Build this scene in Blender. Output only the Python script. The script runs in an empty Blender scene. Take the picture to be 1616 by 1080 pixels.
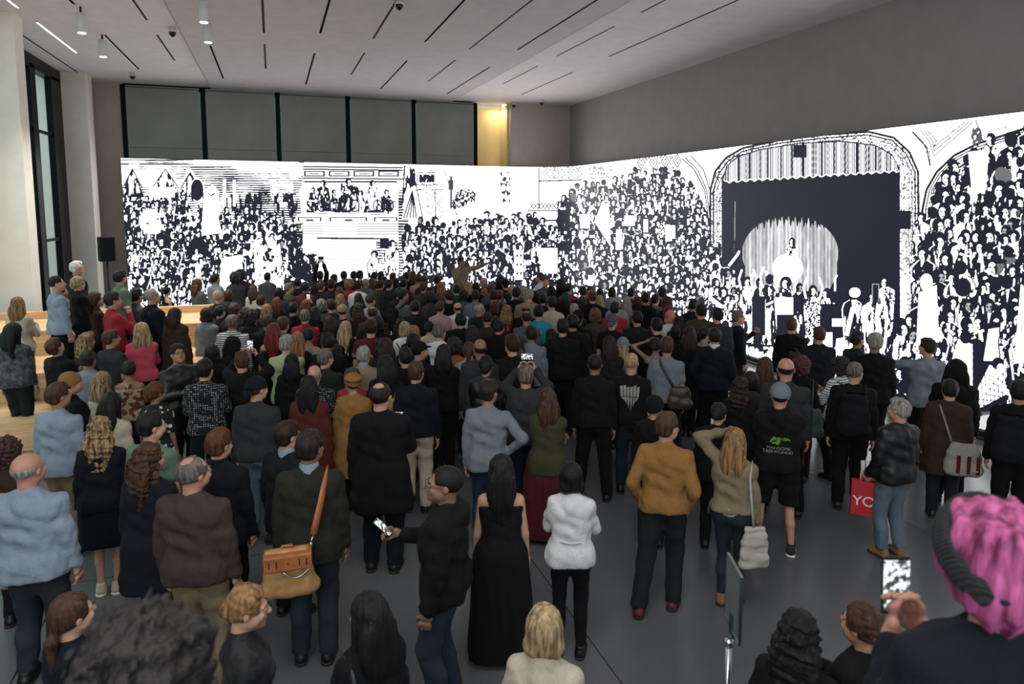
import bpy, math, random
import numpy as np
from mathutils import Vector, Matrix
from mathutils.bvhtree import BVHTree
SC = bpy.context.scene
COL = SC.collection
random.seed(7); RNG = np.random.RandomState(11)
R_ = math.radians

# ------------------------------------------------------------ camera
CAM_H = 3.636; FPX = 1085.6; CY = 441.7; PITCH = .1096; YAW = .3337; ROLL = .0032
_fw = Vector((math.sin(YAW), math.cos(YAW), 0)); _rt = Vector((math.cos(YAW), -math.sin(YAW), 0)); _up = Vector((0, 0, 1))
CF = _fw*math.cos(PITCH) - _up*math.sin(PITCH); _U = _fw*math.sin(PITCH) + _up*math.cos(PITCH)
CR = _rt*math.cos(ROLL) + _U*math.sin(ROLL); CU = -_rt*math.sin(ROLL) + _U*math.cos(ROLL)
CO = Vector((0, 0, CAM_H))
cd = bpy.data.cameras.new('camera'); cam = bpy.data.objects.new('camera', cd); COL.objects.link(cam)
cam.matrix_world = Matrix(((CR.x, CU.x, -CF.x, 0), (CR.y, CU.y, -CF.y, 0), (CR.z, CU.z, -CF.z, CAM_H), (0, 0, 0, 1)))
cd.sensor_width = 36; cd.lens = FPX/1616*36; cd.shift_x = 0; cd.shift_y = -(540-CY)/1616
cd.clip_start = .05; cd.clip_end = 200
cd.dof.use_dof = True; cd.dof.focus_distance = 9.5; cd.dof.aperture_fstop = 2.6
SC.camera = cam
SC.view_settings.view_transform = 'Standard'; SC.view_settings.look = 'None'
SC.view_settings.gamma = 1; SC.view_settings.use_curve_mapping = False
SC.view_settings.exposure = 0.25
SCREEN_GAIN = 3.1
# ------------------------------------------------------------ world: overcast daylight outside
wd = bpy.data.worlds.new('overcast_sky'); SC.world = wd; wd.use_nodes = True
wn = wd.node_tree; bg = wn.nodes['Background']
bg.inputs[0].default_value = (.80, .90, 1, 1); bg.inputs[1].default_value = 2.3

def area(name, loc, aim, sx, sy, power, color, spread=180):
    l = bpy.data.lights.new(name, 'AREA'); l.shape = 'RECTANGLE'; l.size = sx; l.size_y = sy
    l.energy = power; l.color = color; l.spread = R_(spread)
    o = bpy.data.objects.new(name, l); COL.objects.link(o); o.location = loc
    o.rotation_euler = (Vector(aim)-Vector(loc)).to_track_quat('-Z', 'Y').to_euler()
    return o
# added fill lamps: one for daylight from the unseen hall behind, one overhead
area('atrium_daylight', (-3.0, -3.6, 6.2), (0, 5, 0), 8, 3, 400, (.93, .97, 1))
area('hall_downlights', (.6, 2.6, 7.1), (.4, 3.8, 0), 5, 3, 200, (1, .97, .93))  # area lamp without fixtures, added to brighten the floor and the front rows

sl = bpy.data.lights.new('hazy_sun', 'SUN'); sl.energy = 3.0; sl.angle = R_(50); sl.color = (1, .96, .88)
so = bpy.data.objects.new('hazy_sun', sl); COL.objects.link(so); so.rotation_euler = Vector((1, -.25, -1.0)).to_track_quat('-Z', 'Y').to_euler()
def ray(px, py): return CF + CR*((px-808)/FPX) - CU*((py-CY)/FPX)
def at(px, py, ax, val):
    d = ray(px, py); t = (val-CO[ax])/d[ax]; return CO + d*t
def proj(P):
    d = Vector(P)-CO; z = d.dot(CF); return 808+FPX*d.dot(CR)/z, CY-FPX*d.dot(CU)/z, z

# ------------------------------------------------------------ materials
def lin(h):
    h = h.lstrip('#'); c = [int(h[i:i+2], 16)/255 for i in (0, 2, 4)]
    return tuple((x/12.92 if x <= .04045 else ((x+.055)/1.055)**2.4) for x in c)+(1,)
MC = {}
class NT:
    def __init__(s, name):
        s.m = bpy.data.materials.new(name); s.m.use_nodes = True; s.t = s.m.node_tree; s.p = s.t.nodes['Principled BSDF']
    def n(s, typ, **k):
        o = s.t.nodes.new(typ)
        for a, v in k.items():
            if a[0] == 'i': o.inputs[int(a[1:]) if a[1:].isdigit() else a[1:]].default_value = v
            else: setattr(o, a, v)
        return o
    def l(s, a, b, ai=0, bi=0): s.t.links.new(a.outputs[ai], b.inputs[bi])
    def coord(s, sc=(1, 1, 1), kind=3):
        tc = s.n('ShaderNodeTexCoord'); mp = s.n('ShaderNodeMapping'); mp.inputs['Scale'].default_value = sc
        s.t.links.new(tc.outputs[kind], mp.inputs[0]); return mp
    def noise(s, scale=5, sc=(1, 1, 1), det=3, kind=3):
        n = s.n('ShaderNodeTexNoise'); n.inputs['Scale'].default_value = scale; n.inputs['Detail'].default_value = det
        s.l(s.coord(sc, kind), n); return n
    def ramp(s, src, c0, c1, p0=.35, p1=.65, out=0, const=False):
        r = s.n('ShaderNodeValToRGB'); e = r.color_ramp.elements
        e[0].position = p0; e[1].position = p1; e[0].color = c0; e[1].color = c1
        if const: r.color_ramp.interpolation = 'CONSTANT'
        s.t.links.new(src.outputs[out], r.inputs[0]); return r
    def bump(s, src, st=.3, dist=.01, out=0):
        b = s.n('ShaderNodeBump'); b.inputs['Strength'].default_value = st; b.inputs['Distance'].default_value = dist
        s.t.links.new(src.outputs[out], b.inputs['Height']); s.t.links.new(b.outputs[0], s.p.inputs['Normal']); return b
def dk(c, k): return (c[0]*k, c[1]*k, c[2]*k, 1)
def mat(kind, col='#888888', rough=None, c2=None):
    key = (kind, col, rough, c2)
    if key in MC: return MC[key]
    x = NT(kind+'_'+str(col).strip('#')); p = x.p; c = lin(col) if isinstance(col, str) else col
    p.inputs['Roughness'].default_value = .6
    p.inputs['Base Color'].default_value = c
    if kind in ('cloth', 'denim', 'knit', 'leather', 'stripe', 'blotch', 'dots'):
        g_ = .3*c[0]+.6*c[1]+.1*c[2]; c = tuple((v*.88+g_*.12)*.76 for v in c[:3])+(1,)
    if kind == 'cloth':
        n = x.noise(160, det=2); r = x.ramp(n, dk(c, .86), dk(c, 1.1), .3, .7); x.l(r, p, 0, 0)
        n2 = x.noise(9, (1.2, 1.2, .8), det=5); n2.inputs['Distortion'].default_value = 1.2; x.bump(n2, .45, .03); p.inputs['Roughness'].default_value = .9
        p.inputs['Specular IOR Level'].default_value = .25
    elif kind == 'denim':
        n = x.noise(7, (1, 1, .5), 4); r = x.ramp(n, dk(c, .7), dk(c, 1.25), .3, .7); x.l(r, p, 0, 0)
        x.bump(x.noise(10, (1.3, 1.3, 1), 5), .4, .025); p.inputs['Roughness'].default_value = .85
    elif kind == 'leather':
        n = x.noise(14, det=4); r = x.ramp(n, dk(c, .75), dk(c, 1.15), .3, .7); x.l(r, p, 0, 0)
        x.bump(x.noise(14, det=4), .25, .02); p.inputs['Roughness'].default_value = .5
    elif kind == 'skin':
        n = x.noise(12, det=3); r = x.ramp(n, dk(c, .88), dk(c, 1.08), .3, .7); x.l(r, p, 0, 0)
        p.inputs['Roughness'].default_value = .5; p.inputs['Subsurface Weight'].default_value = .08
        p.inputs['Subsurface Radius'].default_value = (.02, .008, .004)
    elif kind == 'hair':
        d = lin(c2) if c2 else dk(c, 1.7)
        n = x.noise(14, (3.2, 3.2, .35), 4); r = x.ramp(n, dk(c, .55), d, .33, .72); x.l(r, p, 0, 0)
        n2 = x.noise(60, (3, 3, .25), 3); x.bump(n2, .8, .006); p.inputs['Roughness'].default_value = .6; p.inputs['Specular IOR Level'].default_value = .3
    elif kind == 'curl':
        n = x.noise(38, det=4); r = x.ramp(n, dk(c, .4), dk(c, 1.35), .35, .7); x.l(r, p, 0, 0)
        x.bump(x.noise(55, det=3), 1, .015); p.inputs['Roughness'].default_value = .6
    elif kind == 'stripe':
        w = x.n('ShaderNodeTexWave'); w.bands_direction = 'Z'; w.inputs['Scale'].default_value = 9 if not rough else rough
        x.l(x.coord(), w); r = x.ramp(w, c, lin(c2), .62, .66); x.l(r, p, 0, 0); p.inputs['Roughness'].default_value = .9
    elif kind in ('dots', 'bigdots'):
        v = x.n('ShaderNodeTexVoronoi'); v.inputs['Scale'].default_value = 42 if kind == 'dots' else 13
        v.inputs['Randomness'].default_value = .25 if kind == 'dots' else .9
        x.l(x.coord(), v); r = x.ramp(v, lin(c2), c, .3, .34); x.l(r, p, 0, 0); p.inputs['Roughness'].default_value = .9
    elif kind == 'plaid':
        a = x.n('ShaderNodeTexWave'); a.bands_direction = 'Z'; a.inputs['Scale'].default_value = 14
        b = x.n('ShaderNodeTexWave'); b.bands_direction = 'X'; b.inputs['Scale'].default_value = 14
        cc = x.coord(); x.l(cc, a); x.l(cc, b)
        m = x.n('ShaderNodeMath', operation='MAXIMUM'); x.l(a, m, 1, 0); x.l(b, m, 1, 1)
        r = x.ramp(m, c, lin(c2), .75, .95); x.l(r, p, 0, 0); p.inputs['Roughness'].default_value = .9
    elif kind == 'blotch':
        n = x.noise(16, det=2); r = x.ramp(n, c, lin(c2), .47, .53); x.l(r, p, 0, 0); p.inputs['Roughness'].default_value = .85
    elif kind == 'knit':
        w = x.n('ShaderNodeTexWave'); w.bands_direction = 'DIAGONAL'; w.inputs['Scale'].default_value = 48; w.inputs['Distortion'].default_value = 1.5
        x.l(x.coord(), w); r = x.ramp(w, dk(c, .55), dk(c, 1.25), .2, .8); x.l(r, p, 0, 0); x.bump(w, .9, .01); p.inputs['Roughness'].default_value = .95
    elif kind == 'metal':
        p.inputs['Metallic'].default_value = 1; p.inputs['Roughness'].default_value = .25
        x.bump(x.noise(40), .05, .002)
    elif kind == 'paint':
        n = x.noise(3, det=5); r = x.ramp(n, dk(c, .95), dk(c, 1.04), .3, .7); x.l(r, p, 0, 0)
        x.bump(x.noise(180, det=2), .06, .003); p.inputs['Roughness'].default_value = .75
    elif kind == 'plastic':
        x.bump(x.noise(90), .05, .001); p.inputs['Roughness'].default_value = .35
    elif kind == 'flatc': p.inputs['Roughness'].default_value = .45
    elif kind == 'emit':
        p.inputs['Emission Color'].default_value = c; p.inputs['Emission Strength'].default_value = c2 or 3
    elif kind == 'wood':
        n = x.noise(3.2, (.8, 9, 9), 6); r = x.ramp(n, dk(c, .78), dk(c, 1.15), .32, .68); x.l(r, p, 0, 0)
        x.bump(n, .12, .003); p.inputs['Roughness'].default_value = .45
    elif kind == 'glass':
        p.inputs['Transmission Weight'].default_value = 1; p.inputs['Roughness'].default_value = .02; p.inputs['IOR'].default_value = 1.05
    if rough and kind not in ('stripe',): p.inputs['Roughness'].default_value = rough
    MC[key] = x.m; return x.m

# ------------------------------------------------------------ objects
def tag(o, label=None, cat=None, group=None, kind=None):
    if label: o['label'] = label
    if cat: o['category'] = cat
    if group: o['group'] = group
    if kind: o['kind'] = kind
    return o
def empty(name, loc=(0, 0, 0), rz=0, label=None, cat=None, group=None):
    o = bpy.data.objects.new(name, None); COL.objects.link(o); o.location = loc; o.rotation_euler = (0, 0, rz)
    o.empty_display_size = .1
    return tag(o, label, cat, group)
def link(name, me, m=None, parent=None, loc=None, objmat=False):
    o = bpy.data.objects.new(name, me); COL.objects.link(o)
    if m:
        if len(me.materials) == 0: me.materials.append(m)
        if objmat: o.material_slots[0].link = 'OBJECT'; o.material_slots[0].material = m
        elif me.materials[0] != m: me.materials[0] = m
    if parent: o.parent = parent
    if loc: o.location = loc
    return o
class MB:
    def __init__(s): s.v = []; s.f = []
    def add(s, vs, fs):
        b = len(s.v); s.v += [tuple(v) for v in vs]; s.f += [tuple(i+b for i in f) for f in fs]; return s
    def box(s, x0, x1, y0, y1, z0, z1, M=None):
        vs = [Vector((x, y, z)) for z in (z0, z1) for y in (y0, y1) for x in (x0, x1)]
        if M: vs = [M @ v for v in vs]
        return s.add(vs, [(0, 2, 3, 1), (4, 5, 7, 6), (0, 1, 5, 4), (2, 6, 7, 3), (0, 4, 6, 2), (1, 3, 7, 5)])
    def tube(s, pts, r, n=10, caps=True):
        pts = [Vector(p) for p in pts]; rs = r if isinstance(r, (list, tuple)) else [r]*len(pts)
        vs = []; prev = None
        for i, p in enumerate(pts):
            t = (pts[min(i+1, len(pts)-1)]-pts[max(i-1, 0)]).normalized()
            a = prev if prev else (Vector((0, 0, 1)) if abs(t.z) < .9 else Vector((1, 0, 0)))
            u = (a - t*a.dot(t)).normalized(); prev = u; w = t.cross(u)
            for k in range(n):
                an = 2*math.pi*k/n; vs.append(p+(u*math.cos(an)+w*math.sin(an))*rs[i])
        fs = [(i*n+k, i*n+(k+1) % n, (i+1)*n+(k+1) % n, (i+1)*n+k) for i in range(len(pts)-1) for k in range(n)]
        if caps: fs += [tuple(range(n))[::-1], tuple((len(pts)-1)*n+k for k in range(n))]
        return s.add(vs, fs)
    def build(s, name, m, parent=None, smooth=False, bevel=0, loc=None):
        me = bpy.data.meshes.new(name); me.from_pydata(s.v, [], s.f); me.update()
        for p in me.polygons: p.use_smooth = smooth
        o = link(name, me, m, parent, loc)
        if bevel:
            b = o.modifiers.new('bevel', 'BEVEL'); b.width = bevel; b.segments = 2; b.limit_method = 'ANGLE'
        return o
def box(name, x0, x1, y0, y1, z0, z1, m, parent=None, bevel=0): return MB().box(x0, x1, y0, y1, z0, z1).build(name, m, parent, bevel=bevel)
def struct(o): o['kind'] = 'structure'; return o
# ------------------------------------------------------------ floor
x = NT('polished_concrete'); n1 = x.noise(.5, det=6); n2 = x.noise(60, det=3)
mx = x.n('ShaderNodeMix', data_type='FLOAT'); mx.inputs[0].default_value = .35
x.t.links.new(n1.outputs[0], mx.inputs[2]); x.t.links.new(n2.outputs[0], mx.inputs[3])
r = x.ramp(mx, lin('#4a4c4f'), lin('#64666a'), .2, .8); x.l(r, x.p, 0, 0)
r2 = x.ramp(n1, (.16, .16, .16, 1), (.3, .3, .3, 1), .1, .9); x.l(r2, x.p, 0, 'Roughness')
x.bump(n2, .06, .002); M_FLOOR = x.m
ZC = 7.3; XW = 10.8; YW = 24.72
def slab_grid(name, x0, x1, y0, y1, nx, ny, z, m, gap=.006):
    root = struct(box(name, x0, x1, y0, y1, z-.3, z-.008, mat('paint', '#1c1c1d')))
    me = None
    dx = (x1-x0)/nx; dy = (y1-y0)/ny
    for i in range(nx):
        for j in range(ny):
            if me is None:
                b = MB().box(-dx/2+gap, dx/2-gap, -dy/2+gap, dy/2-gap, -.02, 0)
                o = b.build('floor_slab', m, root); me = o.data
            else: o = link('floor_slab', me, None, root)
            o.location = (x0+dx*(i+.5), y0+dy*(j+.5), z)
    return root
slab_grid('floor', -6.4, 11.2, -6, 25, 4, 7, 0, M_FLOOR)
# ------------------------------------------------------------ ceiling with recessed slots
M_CEIL = mat('paint', '#e8e0e1'); M_CEIL2 = mat('paint', '#cec6c8'); M_DARK = mat('plastic', '#101113', .6)
slots = []   # x, y0, y1, kind
for (X, ys) in {-4.5: [(9, 12, 1), (13.2, 16.1, 1), (17.2, 20.3, 1)], -5.15: [(10.2, 15.5, 0), (18.1, 23.2, 0)],
                -3.4: [(6, 9, 0), (12.3, 15.4, 0), (17.9, 22.1, 0)], -2.3: [(8, 12, 2), (13.4, 16.2, 2), (17.5, 20.4, 2)],
                -1.25: [(10, 14, 0), (18, 22.5, 0)], -.05: [(7, 11, 2), (13.2, 16.3, 2), (17.4, 20.5, 2)],
                1.1: [(8, 12, 0), (13, 15.9, 0), (18, 22.7, 0)], 2.25: [(7, 10, 2), (12.9, 16, 2), (17.5, 20.6, 2)],
                3.4: [(7, 10.4, 0), (11.9, 15.9, 0), (18.1, 22.8, 0)], 4.55: [(7, 10, 2), (12, 16.3, 2), (17.6, 20.9, 2)],
                5.65: [(6, 10, 0), (11.6, 15.95, 0), (18.2, 23, 0)], 6.9: [(8, 12.3, 2), (13.4, 16.5, 2), (17.8, 20.8, 2)],
                8.15: [(6, 9.5, 0), (10.7, 16.1, 0), (18.3, 22.6, 0)]}.items():
    for (a, b, k) in ys: slots.append((X, a, b, k))
def ceiling_piece(name, x0, x1, z, m):
    hw = .024; cuts = [s for s in slots if x0 < s[0] < x1]
    xs = sorted({x0, x1} | {s[0]-hw for s in cuts} | {s[0]+hw for s in cuts}); ys = sorted({-6, 25} | {s[1] for s in cuts} | {s[2] for s in cuts})
    vs = [(a, b, z) for b in ys for a in xs]; fs = []; nx = len(xs)
    for j in range(len(ys)-1):
        for i in range(nx-1):
            cx = (xs[i]+xs[i+1])/2; cy = (ys[j]+ys[j+1])/2
            if any(abs(cx-s[0]) < hw and s[1] < cy < s[2] for s in cuts): continue
            q = j*nx+i; fs.append((q, q+nx, q+nx+1, q+1))
    b = MB().add(vs, fs); b.box(x0, x1, -6, 25, z+.15, z+.3)
    if abs(x0+1.75) < .1: b.box(x0, x0+.01, -6, 25, z, z+.15); b.box(x1-.01, x1, -6, 25, z, z+.15)
    root = struct(b.build(name, m))
    for s in cuts:
        c = MB(); y0, y1 = s[1], s[2]; a0, a1 = s[0]-hw, s[0]+hw
        c.add([(a0, y0, z), (a1, y0, z), (a1, y1, z), (a0, y1, z), (a0, y0, z+.1), (a1, y0, z+.1), (a1, y1, z+.1), (a0, y1, z+.1)],
              [(0, 4, 5, 1), (1, 5, 6, 2), (2, 6, 7, 3), (3, 7, 4, 0), (4, 7, 6, 5)])
        c.build('light_slot', M_DARK if s[3] != 2 else mat('paint', '#8d898a'), root)
        if s[3] == 1: MB().box(a0+.004, a1-.004, y0, y1, z+.01, z+.03).build('lit_diffuser', mat('emit', '#fff2e6', None, 7.0), root)
    return root
ceiling_piece('ceiling', -6.4, -1.75, ZC+.05, M_CEIL)
ceiling_piece('ceiling_bay', -1.75, 6.25, ZC, M_CEIL2)
ceiling_piece('ceiling_edge', 6.25, 11.2, ZC+.05, M_CEIL)
# ------------------------------------------------------------ walls
M_W = mat('paint', '#989391'); M_TAUPE = mat('paint', '#b0a69f'); M_PIL = mat('paint', '#ece6da'); M_MULL = mat('metal', '#15181a', .45)
struct(box('wall_right', XW, XW+.3, -6, 25.4, 0, ZC+.3, M_W))
b = MB().box(-6.4, -4.3, YW, YW+.25, 0, ZC+.3).box(8.42, XW+.3, YW-.25, YW+.25, 0, ZC+.3).box(-4.3, 7.12, YW, YW+.25, 0, 4.6)
b.box(7.12, 8.42, YW+.75, YW+.85, 0, ZC+.3).box(7.02, 7.12, YW, YW+.85, 0, ZC+.3)
struct(b.build('wall_back', M_TAUPE))
struct(MB().box(7.12, 8.42, YW+.7, YW+.75, 4.2, ZC).box(8.36, 8.42, YW+.02, YW+.7, 4.2, ZC).build('trim_1', mat('paint', '#e6cd92')))
area('niche_light', (8.1, YW+.35, ZC-.12), (7.9, YW+.5, 0), .5, .3, 8, (1, .86, .62))
area('niche_light_low', (8.25, YW+.25, 5.6), (7.2, YW+.7, 5.7), .1, 2.6, 2.5, (1, .86, .6))
# left wall: piers, dark-framed glass
def pier(name, x0, x1, y0, y1): return struct(box(name, x0, x1, y0, y1, 0, ZC+.1, M_PIL))
pier('wall_left', -6.4, -4.68, 16.38, 16.9); pier('wall_left_far', -6.4, -4.97, 23.25, 23.95); pier('wall_left_near', -6.4, -4.68, 6.2, 6.8)
struct(box('wall_left_return', -6.4, -5.2, 23.95, YW, 0, ZC+.1, M_TAUPE))
wnum = 0
def glazing(y0, y1, mulls, trans):
    global wnum; wnum += 1
    root = struct(MB().box(-5.85, -5.6, y0, y1, ZC-.28, ZC+.06).box(-5.85, -5.62, y0, y1, 0, .12).build('window_%d' % wnum, M_MULL))
    for m_, w in mulls: MB().box(-5.76, -5.6, m_, m_+w, 0, ZC-.2).build('mullion', M_MULL, root)
    for z in trans: MB().box(-5.72, -5.64, y0, y1, z, z+.07).build('transom', M_MULL, root)
    e = [y0]+[m_ for m_, w in mulls]+[y1]
    for a, c in zip(e[:-1], e[1:]):
        if c-a > .3: MB().box(-5.70, -5.69, a, c, .1, ZC-.25).build('pane', mat('glass', '#dff0ea'), root)
glazing(16.9, 23.25, [(18.2, .22), (20.55, .42), (22.3, .93)], [5.45, 2.6])
glazing(6.8, 16.38, [(8.9, .22), (11.2, .22), (13.6, .22), (15.9, .2)], [5.45, 2.6])
struct(box('wall_left_hall', -6.4, -6.1, -6, 6.2, 0, ZC+.3, M_W))
struct(box('wall_hall_back', -6.4, 11.1, -9.3, -9, 0, ZC+.3, M_W))
# street outside
struct(box('street_ground', -30, -6.4, -6, 34, -.2, -.02, mat('paint', '#7d7f7e')))
bl = empty('office_building', (-22, 24, 0), 0, 'pale office block with banded windows across the street', 'building')
MB().box(-3, 0, -18, 16, 0, 17).build('wall', mat('paint', '#b9c2bd'), bl)
for k in range(6): MB().box(0, .7, -18, 16, 3.0+k*2.6, 3.5+k*2.6).build('ledge', mat('paint', '#d9d6c4' if k % 2 else '#c8d2cf'), bl)
pane = None
for k in range(6):
    for j in range(13):
        if pane is None:
            o = MB().box(0, .05, -1.05, 1.05, 0, 1.7).build('window', mat('plastic', '#4f6e6c', .15), bl); pane = o.data
        else: o = link('window', pane, None, bl)
        o.location = (0.02, -16.6+j*2.6, 1.1+k*2.6)
gt = empty('folding_gate', (-7.2, 21.4, 0), 0, 'steel folding gate with red tags outside the window', 'gate')
for k in range(6): MB().tube([(-.1*(k % 2), k*.26, 0), (-.1*(k % 2), k*.26, 2.7)], .035, 8).build('post', mat('metal', '#9aa0a2'), gt)
MB().box(-.14, .05, -.1, 1.45, 2.7, 2.8).build('top_rail', M_DARK, gt)
for k in (1, 3): MB().box(.02, .05, k*.26, k*.26+.2, 2.35, 2.68).build('red_tag', mat('plastic', '#c23540'), gt)
# back wall glazing with roller shades
root = struct(MB().box(-4.3, 7.12, YW+.05, YW+.2, ZC-.1, ZC+.05).build('window_3', M_MULL))
for k in range(6):
    X = -4.29+k*2.282; MB().box(X-.07, X+.07, YW-.06, YW+.2, 4.6, ZC).build('mullion', M_MULL, root)
    if k < 5: MB().box(X+.07, X+2.21, YW+.12, YW+.13, 4.6, ZC-.1).build('pane', mat('glass', '#b8d6cc'), root)
struct(box('wall_back_street', -5, 7, YW+3, YW+3.2, 0, 9, mat('paint', '#59635f')))
M_SH = NT('shade_fabric'); nn = M_SH.noise(.7, det=5); rr = M_SH.ramp(nn, lin('#74746f'), lin('#858580'), .3, .7); M_SH.l(rr, M_SH.p, 0, 0)
M_SH.p.inputs['Roughness'].default_value = .38; M_SH.bump(M_SH.noise(400, det=1), .15, .001); M_SH = M_SH.m
for k in range(5):
    X = -4.29+k*2.282
    sh = empty('roller_shade', (X+.09, YW-.12, ZC-.02), 0, ['grey roller shade farthest left above the screen', 'grey roller shade second from the left above the screen',
        'middle grey roller shade above the screen', 'grey roller shade second from the yellow niche', 'grey roller shade next to the yellow niche'][k], 'shade', 'roller shades above the screen')
    MB().box(0, 2.10, -.008, 0, -1.9, 0).build('upper_cloth', M_SH, sh)
    MB().tube([(0, -.004, -1.9), (2.10, -.004, -1.9)], .014, 8).build('hem_bar', M_SH, sh)
    MB().box(0, 2.10, -.002, .006, -2.6, -1.89).build('lower_cloth', M_SH, sh)
    MB().tube([(0, .03, -.05), (2.10, .03, -.05)], .04, 10).build('roller', M_DARK, sh)
# wooden terrace of three steps by the window, plank by plank
M_WOOD = mat('wood', '#dcb488'); M_WOOD2 = mat('wood', '#d0a678')
def platform(X, Y):
    if -5.4 < X < -1.25:
        if 11.6 <= Y < 12.75: return .45
        if 12.75 <= Y < 14.25: return .9
        if 14.25 <= Y < 15.75: return 1.35
    return 0
ter = struct(MB().box(-5.38, -1.27, 11.63, 15.73, 0, .4).box(-5.38, -1.27, 12.78, 15.73, .4, .85).box(-5.38, -1.27, 14.28, 15.73, .85, 1.3).build('trim_2', M_DARK))
for (y0, y1, z) in ((11.6, 12.75, .45), (12.75, 14.25, .9), (14.25, 15.75, 1.35)):
    nb = int(round((y1-y0)/.29)); w = (y1-y0)/nb
    for j in range(nb):
        for i in range(2):
            xa = -5.4+i*2.075; MB().box(xa+.003, xa+2.072, y0+j*w+.002, y0+(j+1)*w-.002, z-.05, z).build('tread_plank', [M_WOOD, M_WOOD2][(i+j) % 2], ter)
    for i in range(2):
        for q in range(2):
            xa = -5.4+i*2.075; MB().box(xa+.003, xa+2.072, y0, y0+.028, z-.45+q*.2, z-.45+q*.2+.197).build('riser_plank', [M_WOOD2, M_WOOD][(i+q) % 2], ter)
    for q in range(3): MB().box(-1.272, -1.25, y0+.01, 15.75, z-.45+q*.133, z-.45+q*.133+.13).build('side_plank', M_WOOD, ter)
MB().box(-5.4, -1.25, 15.65, 15.75, 1.35, 1.5).build('back_curb', M_WOOD2, ter)
# stair landing under the two nearest onlookers (below the frame)
struct(MB().box(-1.6, 2.6, -2, 1.75, .75, 1.05).box(-1.6, 2.6, 1.75, 2.05, 0, .7).box(-1.6, 2.6, -2, 1.7, 0, .75).build('stair_landing', mat('paint', '#55565a')))
# ceiling fixtures
def cyl_light(px, py, lab):
    P = at(px, py, 2, ZC); o = empty('ceiling_spotlight', (P.x, P.y, ZC), 0, lab, 'spotlight', 'white cylinder spotlights')
    MB().tube([(0, 0, .06), (0, 0, -.08)], .02, 8).build('stem', M_DARK, o, True)
    MB().tube([(0, 0, -.07), (0, 0, -.42), (0, 0, -.43)], [.085, .085, .07], 16).build('can', mat('plastic', '#d8d5d2', .5), o, True)
    l = bpy.data.lights.new('spot', 'SPOT'); l.energy = 520; l.spot_size = R_(95); l.spot_blend = .8; l.color = (1, .95, .88); l.shadow_soft_size = .07; q = bpy.data.objects.new('spot', l); COL.objects.link(q); q.parent = o; q.location = (0, 0, -.46)
    MB().tube([(0, 0, -.431), (0, 0, -.44)], .068, 14).build('lens', mat('emit', '#fff4e8', None, 6.0), o)
for px, py, lab in ((127, 15, 'white cylinder spotlight farthest left, nearer the camera'), (161, 58, 'white cylinder spotlight at end of slot near the window'),
                    (320, -4, 'white cylinder spotlight cut by the top edge of photo'), (327, 32, 'white cylinder spotlight just below the cut-off one')): cyl_light(px, py, lab)
def camera_dome(px, py, lab, z=ZC):
    P = at(px, py, 2, z); o = empty('security_camera', (P.x, P.y, z+.05), 0, lab, 'camera', 'ceiling security cameras')
    MB().tube([(0, 0, 0), (0, 0, -.09)], [.08, .09], 14).build('mount', mat('plastic', '#c9c6c6'), o, True)
    MB().tube([(0, 0, -.08), (0, 0, -.13), (0, 0, -.17), (0, 0, -.19)], [.075, .07, .045, .01], 14).build('dome', mat('plastic', '#0c0c0e', .15), o, True)
for px, py, lab in ((209, 118, 'dark dome camera on ceiling by the far left pier'), (272, 48, 'dark dome camera on ceiling between slots'),
                    (855, 160, 'dark dome camera in the far ceiling corner'), (630, 4, 'dome camera beside bright slot at top of photo'), (811, 164, 'small camera on edge of the yellow niche')): camera_dome(px, py, lab)
# loudspeaker on a stand
sp = empty('speaker_stand', (-4.45, 22.0, 0), 0, 'black tripod stand by the far left pier', 'stand')
MB().tube([(0, 0, .5), (0, 0, 2.0)], .022, 10).build('pole', M_DARK, sp, True); MB().tube([(0, 0, .15), (0, 0, 1.2)], .032, 10).build('lower_tube', M_DARK, sp, True)
for k in range(3):
    a = k*2.094; MB().tube([(0, 0, .75), (.5*math.cos(a), .5*math.sin(a), .015)], .015, 8).build('leg', M_DARK, sp, True)
sk = empty('loudspeaker', (-4.45, 22.0, 2.0), R_(20), 'black loudspeaker raised on tripod stand by far left pier', 'speaker')
MB().box(-.2, .2, -.17, .17, 0, .68).build('cabinet', mat('plastic', '#141416', .6), sk, bevel=.02)
MB().box(-.18, .18, -.19, -.17, .03, .65).build('grille', mat('knit', '#1c1c1f'), sk)
MB().box(-.02, .02, -.02, .02, -.02, .02).build('socket', M_DARK, sk)
# ------------------------------------------------------------ the picture on the LED wall, drawn on its own canvas
KX = 178; KY = 168; S2 = 2; AW = 1445*S2; AH = 600*S2
A = np.ones((AH, AW), np.float32)
def nz(w, h, sx, sy, seed, oct=3):
    rs = np.random.RandomState(seed); out = np.zeros((h, w), np.float32); a = 1.
    for o in range(oct):
        gw = max(2, int(w/sx)+2); gh = max(2, int(h/sy)+2); g = rs.rand(gh, gw).astype(np.float32)
        X = np.linspace(0, gw-1.001, w); Y = np.linspace(0, gh-1.001, h); xi = X.astype(int); yi = Y.astype(int)
        fx = (X-xi).astype(np.float32); fy = (Y-yi).astype(np.float32)[:, None]; fx = fx*fx*(3-2*fx); fy = fy*fy*(3-2*fy)
        r0 = g[yi][:, xi]*(1-fx)+g[yi][:, xi+1]*fx; r1 = g[yi+1][:, xi]*(1-fx)+g[yi+1][:, xi+1]*fx
        out += a*(r0*(1-fy)+r1*fy); a *= .55; sx = max(1.5, sx/2); sy = max(1.5, sy/2)
    return (out-out.mean())/out.std()
NV = nz(AW, AH, 9, 30, 3); NB = nz(AW, AH, 12, 12, 4); NF = nz(AW, AH, 3.2, 3.8, 5, 2); NL = nz(AW, AH, 60, 40, 6)
NW = nz(AW, AH, 6, 13, 8, 3); BLK = .0
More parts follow.
